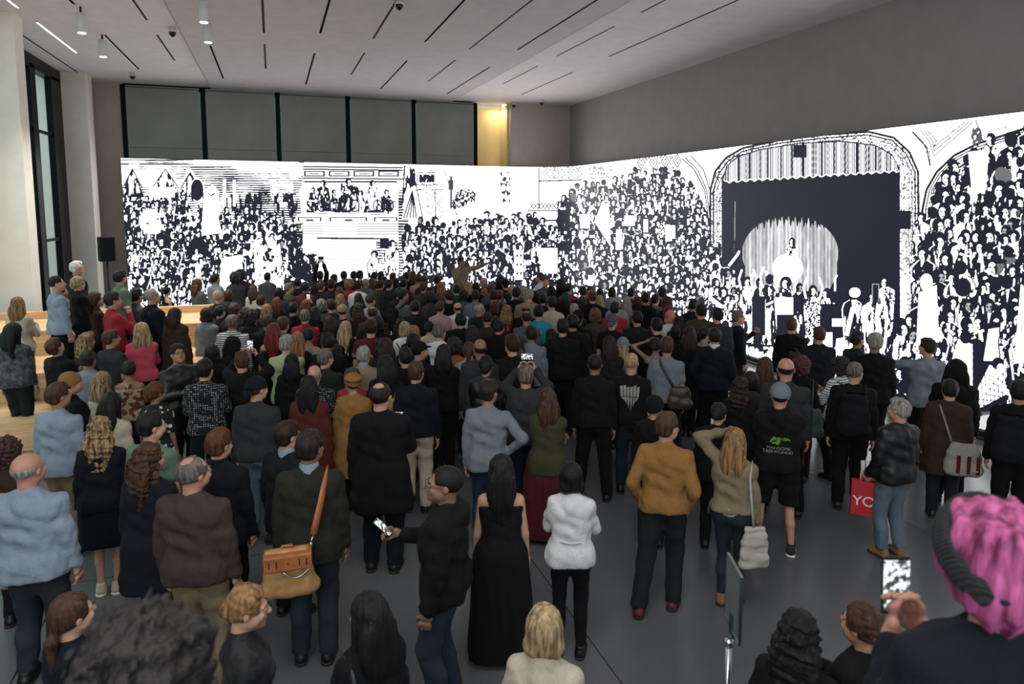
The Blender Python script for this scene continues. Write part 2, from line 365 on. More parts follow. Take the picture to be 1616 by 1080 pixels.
def _bb(x0, y0, x1, y1):
    a = max(0, int((x0-KX)*S2)); b = min(AW, int((x1-KX)*S2)+2); c = max(0, int((y0-KY)*S2)); d = min(AH, int((y1-KY)*S2)+2)
    if a >= b or c >= d: return None
    yy, xx = np.mgrid[c:d, a:b]; return a, b, c, d, xx/S2+KX, yy/S2+KY
def put(bb, m, v):
    a, b, c, d = bb[:4]; s = A[c:d, a:b]
    if callable(v): v = v(bb)
    s[m] = v[m] if isinstance(v, np.ndarray) else v
def ell(cx, cy, rx, ry, v, ang=0, cond=None):
    m_ = max(rx, ry); bb = _bb(cx-m_, cy-m_, cx+m_, cy+m_)
    if not bb: return
    X = bb[4]-cx; Y = bb[5]-cy; c, s = math.cos(ang), math.sin(ang)
    m = ((X*c+Y*s)/rx)**2+((-X*s+Y*c)/ry)**2 < 1
    if cond is not None: m &= cond(bb)
    put(bb, m, v)
def poly(p, v, cond=None):
    xs = [q[0] for q in p]; ys = [q[1] for q in p]; bb = _bb(min(xs), min(ys), max(xs), max(ys))
    if not bb: return
    X, Y = bb[4], bb[5]; m = np.zeros(X.shape, bool); n = len(p)
    for i in range(n):
        (x0, y0), (x1, y1) = p[i], p[(i+1) % n]
        if y0 == y1: continue
        c = ((y0 > Y) != (y1 > Y)) & (X < (x1-x0)*(Y-y0)/(y1-y0)+x0); m ^= c
    if cond is not None: m &= cond(bb)
    put(bb, m, v)
def rect(x0, y0, x1, y1, v, cond=None): poly([(x0, y0), (x1, y0), (x1, y1), (x0, y1)], v, cond)
def ln(pts, w, v):
    for (x0, y0), (x1, y1) in zip(pts[:-1], pts[1:]):
        L = math.hypot(x1-x0, y1-y0) or 1; nx = -(y1-y0)/L*w/2; ny = (x1-x0)/L*w/2
        poly([(x0+nx, y0+ny), (x1+nx, y1+ny), (x1-nx, y1-ny), (x0-nx, y0-ny)], v)
def arc(cx, cy, rx, ry, a0, a1, w, v, n=26): ln([(cx+rx*math.cos(R_(a0+(a1-a0)*i/n)), cy-ry*math.sin(R_(a0+(a1-a0)*i/n))) for i in range(n+1)], w, v)
def patt(N, th, lo=BLK, hi=1.): return lambda bb: np.where(N[bb[2]:bb[3], bb[0]:bb[1]] > th, hi, lo).astype(np.float32)
def below(N, th): return lambda bb: N[bb[2]:bb[3], bb[0]:bb[1]] > th
ar = random.Random(5)
def fig(x, y, s, L=4.5, w=None, dark=None, arms=None, turn=None):
    """high-contrast standing figure; s = head height"""
    dark = ar.random() < .58 if dark is None else dark
    t = ar.uniform(-.35, .35) if turn is None else turn; N_ = NV if s > 14 else NW
    sh = (w or ar.uniform(.72, 1.05))*s; lean = ar.uniform(-.35, .35)*s; j = lambda: ar.uniform(-.16, .16)*s
    body = [(x-.22*s, y+.42*s), (x+.22*s, y+.42*s), (x+sh*.85+j(), y+.75*s), (x+sh+j(), y+1.3*s), (x+sh*.9+lean*.5+j(), y+L*.55*s), (x+sh*.6+lean+j(), y+L*s), (x-sh*.6+lean+j(), y+L*s), (x-sh*.9+lean*.5+j(), y+L*.55*s), (x-sh+j(), y+1.3*s), (x-sh*.85+j(), y+.75*s)]
    poly([(a+(.10*s if a > x else -.10*s), b) for a, b in body], BLK if not dark or ar.random() < .5 else 1.)
    poly(body, patt(N_, (.95 if dark else -.35)+ar.uniform(-.45, .4)))
    if dark and ar.random() < .4: poly([(x-.12*s, y+.45*s), (x+.12*s, y+.45*s), (x+j(), y+ar.uniform(1, 2)*s)], 1.)
    if ar.random() < .6:
        sg = ar.choice((-1, 1)); e_ = (x+sg*sh*ar.uniform(.7, 1.2), y+ar.uniform(1.5, 2.2)*s); h_ = (x+sg*ar.uniform(-.5, .9)*s, y+ar.uniform(.4, 2.6)*s)
        ln([(x+sg*sh*.8, y+.9*s), e_, h_], .34*s, BLK); ln([(x+sg*sh*.8, y+.9*s), e_, h_], .2*s, 1. if ar.random() < .7 else patt(NF, -.3))
    if arms:
        for sg in (-1, 1): ln([(x+sg*sh*.8, y+.8*s), (x+sg*sh*1.1, y-.3*s), (x+sg*sh*.7, y-1.3*s)], .2*s, 1.)
    rect(x-.13*s, y+.2*s, x+.13*s, y+.55*s, 1.)
    k = ar.random(); hw = ar.uniform(.40, .50)*s
    if k < .25: poly([(x-hw, y), (x+hw, y), (x+hw*1.1, y+ar.uniform(.7, 1.4)*s), (x-hw*1.1, y+ar.uniform(.7, 1.4)*s)], patt(NW, -1.2, 1., BLK))
    ell(x-.10*s*t, y-.05*s, hw, .52*s, BLK if k < .94 else .4)
    if k > .95 or k < .03: ell(x, y-.3*s, .6*s, .15*s, BLK); rect(x-.3*s, y-.62*s, x+.3*s, y-.25*s, BLK)
    q = ar.random()
    if q < .82:
        fx = x+t*.6*s; ell(fx, y+.1*s, .245*s*(1-.5*abs(t)), .34*s, 1. if q < .74 else .55, ar.uniform(-.15, .15))
        if s > 4:
            ell(fx-.11*s, y+.04*s, .075*s, .05*s, BLK); ell(fx+.12*s, y+.04*s, .075*s, .05*s, BLK); ell(fx, y+.30*s, .09*s, .04*s, .1); ell(fx+.2*s*(1 if t < 0 else -1), y+.15*s, .08*s, .25*s, .12); ell(fx+.02*s, y+.17*s, .03*s, .08*s, .5)
def crowd(region, s0, s1, dx, dy, L=4.5, pd=.5, y0=None, y1=None):
    ys = [q[1] for q in region]; xs = [q[0] for q in region]; y = min(ys)
    while y < max(ys):
        f = (y-min(ys))/(max(ys)-min(ys)); s = s0+(s1-s0)*f; x = min(xs)+ar.uniform(0, dx*s)
        while x < max(xs):
            inside = False; n = len(region)
            for i in range(n):
                (xa, ya), (xb, yb) = region[i], region[(i+1) % n]
                if (ya > y) != (yb > y) and x < (xb-xa)*(y-ya)/(yb-ya)+xa: inside = not inside
            if inside and ar.random() < .9: fig(x+ar.uniform(-.35, .35)*s, y+ar.uniform(-.45, .45)*s, s*(ar.uniform(.8, 1.15) if ar.random() < .85 else ar.uniform(1.2, 1.45)), L*ar.uniform(.7, 1), dark=ar.random() < pd+.08+.28*NL[min(AH-1, max(0, int((y-KY)*S2))), min(AW-1, max(0, int((x-KX)*S2)))])
            x += dx*s*ar.uniform(.8, 1.25)
        y += dy*s
# left: slatted dark wall, smoke, tents, flag
def slats(period, dens):
    def f(bb):
        X, Y = bb[4], bb[5]; n = NL[bb[2]:bb[3], bb[0]:bb[1]]*.14
        return ((Y % period)/period) < np.clip(dens+n, 0, 1)
    return f
rect(190, 250, 480, 470, BLK, slats(3.6, .30)); rect(300, 262, 478, 350, BLK, slats(3.6, .52)); rect(380, 285, 476, 352, BLK, slats(3.6, .58))
rect(190, 248, 475, 262, .25, slats(6, .25))
for (cx, cy, rx, ry) in ((440, 268, 40, 20), (445, 300, 18, 26), (415, 262, 50, 9), (360, 256, 70, 5)): ell(cx, cy, rx, ry, 1., cond=below(NL, -.6))
for (a, b, c) in ((190, 228, 262), (236, 286, 262), (282, 318, 268)):
    m = (a+b)/2; poly([(a, 312), (m, c), (b, 312)], patt(NV, .25)); ln([(a, 295), (m, c), (b, 295)], 3, 1.); ln([(a+3, 298), (m, c+5), (b-3, 298)], 1.6, BLK)
poly([(258, 280), (270, 283), (322, 360), (312, 366)], patt(NF, -.1)); ell(311, 300, 10, 17, BLK); arc(311, 300, 11, 18, 0, 360, 1.6, 1.)
rect(300, 305, 470, 345, BLK, below(NV, .35))
rect(352, 283, 357, 330, 1.); rect(368, 284, 372, 326, 1.)
crowd([(190, 300), (330, 316), (372, 330), (420, 325), (470, 345), (496, 372), (500, 480), (190, 480)], 9, 13, 1.25, 1.25, 4, .62)
poly([(322, 300), (336, 292), (346, 303), (345, 345), (350, 368), (318, 372)], 1.); ln([(329, 305), (333, 309), (339, 305)], 2, BLK)
rect(236, 296, 276, 312, 1.); ell(241, 350, 22, 20, 1., cond=below(NB, -1.)); ell(497-190+5, 396, 16, 22, BLK)
ell(262, 410, 15, 19, BLK, .5); arc(262, 410, 14, 17, 20, 200, 1.6, 1.)
for q in range(60): fig(ar.uniform(200, 480), 385+q*1.2+ar.uniform(-4, 4), ar.uniform(8, 12), 3.4, dark=ar.random() < .6)
poly([(350, 408), (380, 402), (390, 470), (345, 470)], 1.); poly([(400, 380), (440, 372), (452, 470), (404, 470)], 1., below(NB, -.6))
rect(455, 365, 502, 460, BLK, below(NB, -.7))
# balcony house
rect(478, 258, 636, 400, .82)
for y in (263, 267, 281): ln([(478, y), (636, y+2)], 2, .0)
for k in range(4): rect(480+k*39, 270, 513+k*39, 279, .25); rect(483+k*39, 272, 510+k*39, 277, 1.); ell(496+k*39, 274.5, 9, 1.4, .4)
rect(480, 286, 627, 288.5, .2); poly([(481, 288), (481, 340), (476, 340), (472, 300)], .75)
rect(484, 318, 624, 336, BLK, below(NB, -.25)); rect(508, 312, 552, 334, BLK); rect(538, 290, 568, 318, BLK, below(NV, .1))
for (x_, y_, s_, d_) in ((510, 290, 10, 1), (550, 287, 11, 1), (588, 290, 10, 0), (494, 300, 8, 1), (610, 304, 9, 1), (570, 305, 8, 0), (527, 303, 7, 1)): fig(x_, y_, s_, 4.2, dark=bool(d_))
for x_ in (508, 527, 560, 596, 614): arc(x_, 325, 7, 9, 0, 360, 2, .15)
poly([(470, 336), (632, 338), (636, 352), (464, 352)], 1.); ln([(466, 337), (634, 339)], 1.2, .35)
for a, c in ((470, 508), (520, 580), (590, 628)): rect(a, 343, c, 350, .3); rect(a+3, 345, c-3, 348.5, 1.); ell((a+c)/2, 347, 8, 1.3, .4)
for y in (353, 357, 361, 365, 369): ln([(468, y), (634, y+.6)], 1.3, .5)
ln([(500, 376), (612, 377)], 2.6, .1); rect(500, 378, 604, 480, .74)
for k in range(20): ln([(501, 382+k*4.6), (603, 382+k*4.6)], .9, .6)
rect(594, 380, 628, 470, BLK, slats(4.2, .5)); rect(600, 376, 614, 392, .1)
rect(629, 300, 645, 470, BLK, slats(4.4, .55))
for (x_, y_, s_, d_) in ((591, 402, 12, 0), (619, 385, 12, 0)): fig(x_, y_, s_, 6, dark=False)
ln([(592, 418), (612, 420)], 4, 1.)
# flag, pole, shopfronts, tree, lamp post
poly([(637, 262), (655, 262), (658, 330), (634, 330)], patt(NV, .0))
poly([(650, 296), (664, 322), (662, 346), (634, 345), (640, 325)], 1.)
for k in range(5): ln([(651+k*.5, 300+k*3), (637+k*5, 344)], 2, BLK)
ln([(655, 285), (672, 370)], 1.6, .1)
for (a, c, y, yy) in ((657, 690, 272, 292), (657, 700, 292, 300)): rect(a, y, c, yy, .5, below(NF, .3)); ln([(a, yy), (c, yy)], 1.6, .2); ln([(a, y), (c, y)], 1.4, .25)
rect(662, 276, 686, 288, .15, below(NV, -.2)); ln([(700, 268), (712, 300)], 1.2, .2)
rect(660, 302, 700, 345, .5, below(NF, .7)); ln([(686, 300), (688, 345)], 1.6, .3)
ln([(712, 278), (712, 330)], 3, .2); rect(708, 284, 716, 300, .3); arc(712, 283, 4, 3, 0, 180, 1, .2)
for x_ in (727, 733, 743): ln([(x_, 262), (x_, 300)], 2.4, .72)
ell(735, 311, 17, 13, .1, cond=below(NF, -.35)); ell(722, 322, 12, 8, BLK, cond=below(NF, 0)); rect(716, 315, 722, 350, BLK, below(NV, -.2))
rect(790, 270, 806, 320, .25, below(NB, .5))
# facade with lozenge frieze
ell(826, 283, 14, 14, .9); ell(826, 300, 8, 12, .82)
ln([(851, 265), (851, 330)], 2, .35); rect(856, 263, 920, 283, .55, below(NF, -.4)); ln([(850, 286), (918, 284)], 2.2, .2)
for k in range(3):
    x_ = 868+k*19
    for r_, v_ in ((10, 1.), (8, .15), (6, 1.), (3.4, .15), (2, 1.)): poly([(x_-r_*.8, 274), (x_, 274-r_), (x_+r_*.8, 274), (x_, 274+r_)], v_)
rect(930, 262, 966, 278, .5, below(NF, -.1)); ln([(930, 282), (966, 279)], 1.5, .2)
rect(1005, 246, 1072, 270, .55, below(NF, -.5))
for k in range(4):
    x_ = 1012+k*19
    for r_, v_ in ((14, 1.), (12, .1), (9, 1.), (6, .1), (3.5, 1.)): poly([(x_-r_*.6, 257-k), (x_, 257-k-r_), (x_+r_*.6, 257-k), (x_, 257-k+r_)], v_)
for k in range(7): x_ = 836+k*12; ln([(x_, 321), (x_+6, 330), (x_+12, 321)], 1.4, .3); ln([(x_, 330), (x_+6, 321), (x_+12, 330)], 1.4, .3)
ln([(832, 333), (905, 333)], 2, .25); ln([(850, 348), (905, 349)], 3, .3)
# the crowds of the middle
crowd([(640, 360), (668, 350), (700, 352), (760, 342), (800, 330), (846, 333), (870, 350), (900, 340), (900, 480), (636, 480)], 9.5, 12, 1.2, 1.15, 4.2, .5)
crowd([(898, 300), (910, 285), (960, 282), (1008, 268), (1050, 262), (1080, 275), (1104, 305), (1122, 345), (1136, 400), (1150, 500), (880, 500), (886, 350)], 8.5, 13, 1.15, 1.12, 4.2, .5)
rect(880, 318, 900, 365, BLK); ell(892, 315, 4, 6, BLK); ell(905, 312, 5, 7, .4); fig(890, 312, 9, 5, dark=True)
for p in ([(914, 338), (932, 338), (931, 361), (915, 361)], [(985, 340), (1003, 340), (1002, 357), (984, 357)], [(972, 362), (982, 362), (981, 395), (971, 395)], [(1048, 355), (1066, 352), (1065, 380), (1050, 382)]):
    poly(p, 1.); ln(p+[p[0]], 1, .15)
poly([(950, 320), (960, 322), (964, 390), (938, 350)], 1.); rect(1014, 345, 1024, 368, 1.); ln([(1014, 345), (1024, 345), (1024, 368), (1014, 368), (1014, 345)], 2.5, BLK)
poly([(1050, 340), (1085, 345), (1078, 368), (1062, 385)], BLK, below(NB, -1)); rect(1050, 356, 1066, 377, .85)
rect(848, 392, 880, 432, 1.); rect(812, 395, 826, 442, 1.)
for k in range(3):
    for j in range(2): rect(815+j*6, 402+k*14, 818+j*6, 406+k*14, .15)
for (x_, y_, s_) in ((709, 378, 12), (735, 400, 12), (757, 400, 12), (780, 420, 13), (895, 405, 12), (845, 410, 11)): fig(x_, y_, s_, 5, dark=True)
# proscenium arch
rect(1078, 232, 1180, 262, 1.); poly([(1080, 242), (1180, 228), (1150, 262), (1128, 300), (1118, 340), (1100, 300), (1080, 268)], 1.)
for r_ in (0, 5, 14): ln([(1076+r_, 250-r_*.3), (1096+r_, 268), (1112+r_*.6, 300), (1118+r_*.5, 345)], 1.8, .1)
PA = [(1120, 385), (1120, 300), (1127, 272), (1143, 250), (1170, 234), (1230, 221), (1300, 213), (1370, 208), (1412, 216), (1437, 238), (1450, 270), (1452, 300), (1452, 440), (1410, 440), (1140, 600), (1138, 385)]
poly(PA, 1.); poly(PA, .35, below(NF, .45))
for o_, w_, v_ in ((0, 3.6, .0), (5, 2.4, .1), (10, 1.6, .3), (15, 1.4, .4)):
    ln([(1121+o_, 385), (1121+o_, 300), (1129+o_, 270+o_), (1146+o_*.7, 249+o_), (1172, 234+o_), (1232, 221+o_), (1300, 213+o_), (1370, 208+o_), (1410-o_*.3, 217+o_), (1435-o_, 240+o_*.6), (1449-o_, 272), (1450-o_, 440)], w_, v_)
PS = [(1139, 640), (1139, 285), (1146, 262), (1164, 246), (1200, 235), (1262, 225), (1330, 222), (1380, 228), (1408, 243), (1420, 265), (1421, 640)]
poly(PS, BLK)
def drape(bb):
    X = bb[4]; w = np.sin(X*.9+2*np.sin(X*.23))+.6*np.sin(X*.37+1); return np.where(w > .35, .62, np.where(w > -.1, .25, np.where(w > -.7, .9, BLK))).astype(np.float32)
poly([(1141, 285), (1148, 262), (1165, 248), (1200, 237), (1262, 227), (1330, 224), (1380, 230), (1406, 244), (1418, 262), (1419, 270)]+[(1419-k*4, 270+2.2*math.sin(k*1.9)+k*.25) for k in range(70)], drape)
ln([(1419-k*4, 270+2.2*math.sin(k*1.9)+k*.25) for k in range(70)], 1.6, .85); rect(1252, 229, 1273, 249, BLK)
def spot(bb): X = bb[4]; return (.55+.05*np.sin(X*1.1)+.04*np.sin(X*.41)+.02*NV[bb[2]:bb[3], bb[0]:bb[1]]+.05*np.exp(-((X-1240)/30)**2)).astype(np.float32)
ell(1247, 400, 76, 60, spot, cond=lambda bb: bb[5] > 348+9*np.sin(bb[4]*.9)*np.cos(bb[4]*.31)+np.abs(bb[4]-1240)*.12)
rect(1176, 400, 1321, 460, spot, cond=lambda bb: np.abs(bb[4]-1247) < 76-np.maximum(0, bb[5]-430)*.5)
ln([(1160, 318), (1159, 400)], 1.4, .55); rect(1159, 380, 1172, 470, BLK)
rect(1420, 333, 1438, 362, BLK); rect(1421, 364, 1447, 420, .5, below(NF, -.2))
fig(1250, 381, 10, 3, dark=True); ell(1243, 424, 25, 24, 1., cond=below(NF, -1.1)); arc(1243, 424, 25, 24, 0, 360, .8, .5)
rect(1150, 600, 1420, 700, 1.); poly([(1320, 535), (1345, 530), (1400, 700), (1300, 700)], 1.); rect(1180, 548, 1345, 700, 1., below(NB, -.3))
for k in range(9): ln([(1300+k*14, 560+k*8), (1340+k*14, 552+k*8)], 3, BLK if k % 2 else .8)
crowd([(1125, 395), (1150, 405), (1162, 440), (1172, 500), (1172, 640), (1120, 640)], 13, 17, 1.1, 1.2, 5, .35)
ln([(1150, 420), (1164, 402), (1167, 396)], 4, 1.); ln([(1120, 470), (1140, 485)], 6, 1.)
for (x_, y_, s_, d_, a_) in ((1180, 445, 15, 0, 1), (1199, 447, 15, 1, 1), (1215, 442, 16, 0, 1), (1240, 447, 19, 0, 1), (1262, 455, 15, 1, 0), (1283, 459, 16, 0, 1), (1305, 464, 16, 1, 0), (1346, 466, 17, 1, 0), (1374, 470, 18, 0, 0), (1398, 445, 18, 0, 0)):
    fig(x_, y_, s_, 6.4, w=.85, dark=bool(d_), arms=bool(a_))
rect(1271, 476, 1294, 535, patt(NF, .1)); rect(1226, 470, 1252, 497, 1.); rect(1226, 497, 1252, 590, BLK); rect(1187, 468, 1208, 530, BLK); rect(1296, 480, 1318, 525, BLK); rect(1298, 525, 1314, 560, .9)
ell(1349, 462, 9, 8, 1.); ln([(1346, 486), (1336, 530)], 7, 1.); ln([(1318, 460), (1318, 440), (1321, 434)], 3, 1.)
rect(1376, 448, 1388, 478, .5); rect(1378, 450, 1386, 478, BLK); rect(1313, 503, 1335, 516, .75)
# right-hand vault and crowd

for o_ in (0, 6, 12): ln([(1452+o_, 205+o_*.2), (1466+o_, 222), (1474, 246-o_*1.2), (1502-o_*.6, 222-o_*.6), (1536-o_, 192)], 1.6, .2)
ln([(1440, 208), (1462, 232), (1468, 262)], 3, .0); ln([(1540, 190), (1552, 225), (1616, 205)], 2, .15); ln([(1556, 226), (1590, 216), (1588, 200), (1560, 208), (1556, 226)], 1.5, .25)
poly([(1452, 216), (1470, 240), (1474, 262), (1462, 244)], .5, below(NF, 0)); poly([(1485, 200), (1520, 196), (1500, 226), (1494, 214)], .6, below(NF, .3))
for o_ in (0, 5, 9): ln([(1456+o_, 640), (1456+o_, 330), (1462+o_, 300), (1478+o_*.6, 272+o_*.7), (1505, 246+o_), (1540, 228+o_), (1625, 200+o_)], 2.2 if o_ else 4, .15 if o_ else BLK)
poly([(1466, 330), (1476, 300), (1492, 278), (1520, 258), (1560, 246), (1640, 235), (1640, 640), (1466, 640)], BLK)
rect(1430, 372, 1470, 640, .5, below(NF, .1))
crowd([(1462, 330), (1478, 290), (1520, 245), (1560, 222), (1640, 195), (1640, 700), (1400, 700), (1410, 520), (1436, 430), (1440, 380)], 17, 25, 1.05, .95, 4.0, .48)
ell(1541, 215, 9, 16, .35, cond=below(NB, -.8)); poly([(1528, 240), (1560, 236), (1556, 300), (1534, 310)], 1.)
poly([(1450, 462), (1478, 450), (1482, 540), (1446, 545)], 1.); ell(1462, 446, 10, 14, 1.)
poly([(1505, 560), (1512, 535), (1538, 545), (1540, 610), (1502, 600)], 1.); ell(1524, 532, 9, 11, BLK)
rect(1535, 540, 1640, 700, BLK); poly([(1560, 520), (1588, 515), (1590, 570), (1552, 570)], 1.)
for k in range(4): fig(1600+k*7, 490+k*14, 26, 6, dark=bool(k % 2))
poly([(1537, 625), (1562, 576), (1580, 584), (1592, 620), (1570, 632), (1545, 645)], 1.)
for k in range(8): ln([(1540+k*6, 640-k*9), (1582+k*2, 640-k*6)], 1.3, BLK); ln([(1540+k*7, 585+k*2), (1546+k*6, 640)], 1.3, BLK)
ell(1575, 574, 10, 10, BLK); ell(1579, 582, 6, 8, 1.); ln([(1582, 612), (1592, 622)], 7, 1.); poly([(1548, 650), (1580, 650), (1578, 682), (1560, 685)], .35)
poly([(1530, 660), (1640, 640), (1640, 720), (1530, 720)], .62, below(NF, -2))
A[:] = A
# bake the canvas into the wall's own strip (u along the wall, v up)
SX0 = -4.36; SY = 24.2; SXR = 10.4; SRAD = 1.7; SZ0 = .15; SZ1 = 5.0; SYN = 2.5
la = SXR-SRAD-SX0; lb = SRAD*math.pi/2; lc = SY-SRAD-SYN; SL = la+lb+lc
def wallpt(u):
    if u < la: return SX0+u, SY, 0, -1
    if u < la+lb: a = (u-la)/SRAD; return SXR-SRAD+SRAD*math.sin(a), SY-SRAD+SRAD*math.cos(a), -math.sin(a), -math.cos(a)
    return SXR, SY-SRAD-(u-la-lb), -1, 0
TW, TH = 4096, 600
us = (np.arange(TW)+.5)/TW*SL; wp = np.array([wallpt(u)[:2] for u in us]); zs = SZ0+(np.arange(TH)+.5)/TH*(SZ1-SZ0)
P = np.zeros((TH, TW, 3)); P[..., 0] = wp[:, 0]; P[..., 1] = wp[:, 1]; P[..., 2] = zs[:, None]-CAM_H
cf, cr, cu = [np.array(v) for v in (CF, CR, CU)]; Z = np.maximum(P @ cf, .5); gx = 808+FPX*(P @ cr)/Z; gy = CY-FPX*(P @ cu)/Z
RAWX = gx[TH//2].copy(); gx = np.where(gx > 1618, 3236-gx, gx); ix = np.clip((gx-KX)*S2, 0, AW-2); iy = np.clip((gy-KY)*S2, 0, AH-2)
# beyond the sampled canvas repeat the nearest rows/columns of crowd
ix = np.abs(((ix+AW) % (2*AW))-AW); x0 = np.clip(ix.astype(int), 0, AW-2); y0 = iy.astype(int); fx = np.clip(ix-x0, 0, 1); fy = iy-y0
T = (A[y0, x0]*(1-fx)+A[y0, x0+1]*fx)*(1-fy)+(A[y0+1, x0]*(1-fx)+A[y0+1, x0+1]*fx)*fy
T = np.maximum(T**3.3, .003)
mid_ = gx[TH//2]; c0_ = int(np.argmax((P[TH//2, :, 0] > 10.3) & (gx[TH//2] > 1466))); c1_ = int(np.argmax((P[TH//2, :, 0] > 10.3) & (RAWX > 1612)))
for c_ in range(c1_, TW): T[:, c_] = T[:, c0_+(c_-c1_) % (c1_-c0_)]
img = bpy.data.images.new('led_artwork', TW, TH, float_buffer=True); img.colorspace_settings.name = 'Non-Color'
px = np.ones((TH, TW, 4), np.float32); px[..., 0] = T; px[..., 1] = T; px[..., 2] = np.clip(T*1.0+.004, 0, 1); img.pixels.foreach_set(px.ravel()); img.update(); img.pack()
x = NT('led_display'); ti = x.n('ShaderNodeTexImage'); ti.image = img; ti.extension = 'EXTEND'; x.l(ti, x.p, 0, 'Emission Color')
x.p.inputs['Emission Strength'].default_value = SCREEN_GAIN; x.p.inputs['Base Color'].default_value = (.006, .006, .007, 1); x.p.inputs['Roughness'].default_value = .55
led = empty('led_screen', (0, 0, 0), 0, 'wall-high black and white video screen wrapping the far corner', 'screen')
N = 160; vs = []; fs = []; uv = []; bx = []; 
ul = sorted(set([la*i/40 for i in range(41)]+[la+lb*i/24 for i in range(25)]+[la+lb+lc*i/60 for i in range(61)]))
for u in ul:
    X, Y, nx, ny = wallpt(u); vs += [(X, Y, SZ0), (X, Y, SZ1)]; uv.append(u/SL); bx.append((X, Y, nx, ny))
n = len(ul); fs = [(2*i, 2*i+2, 2*i+3, 2*i+1) for i in range(n-1)]
me = bpy.data.meshes.new('display'); me.from_pydata(vs, [], fs); ul_ = me.uv_layers.new(name='uv')
for p in me.polygons:
    for li in p.loop_indices: vi = me.loops[li].vertex_index; ul_.data[li].uv = (uv[vi//2], vi % 2)
link('display', me, x.m, led)
def backing(d0, d1, z0, z1):
    b = MB()
    for (X, Y, nx, ny) in bx:
        for d in (d0, d1):
            for z in (z0, z1): b.v.append((X-nx*d, Y-ny*d, z))
    for i in range(n-1):
        q = 4*i; r_ = q+4; b.f += [(q, r_, r_+1, q+1), (q+2, q+3, r_+3, r_+2), (q+1, r_+1, r_+3, q+3), (q, q+2, r_+2, r_)]
    b.f += [(0, 1, 3, 2), (4*n-4, 4*n-2, 4*n-1, 4*n-3)]; return b
backing(.012, .16, SZ0-.01, SZ1+.015).build('cabinet', mat('plastic', '#1a1b1d', .6), led)
backing(-.06, .14, 0, SZ0-.012).build('plinth', mat('plastic', '#17181a', .5), led)
backing(-.075, -.06, .02, .045).build('plinth_edge', mat('metal', '#a8abad', .35), led)
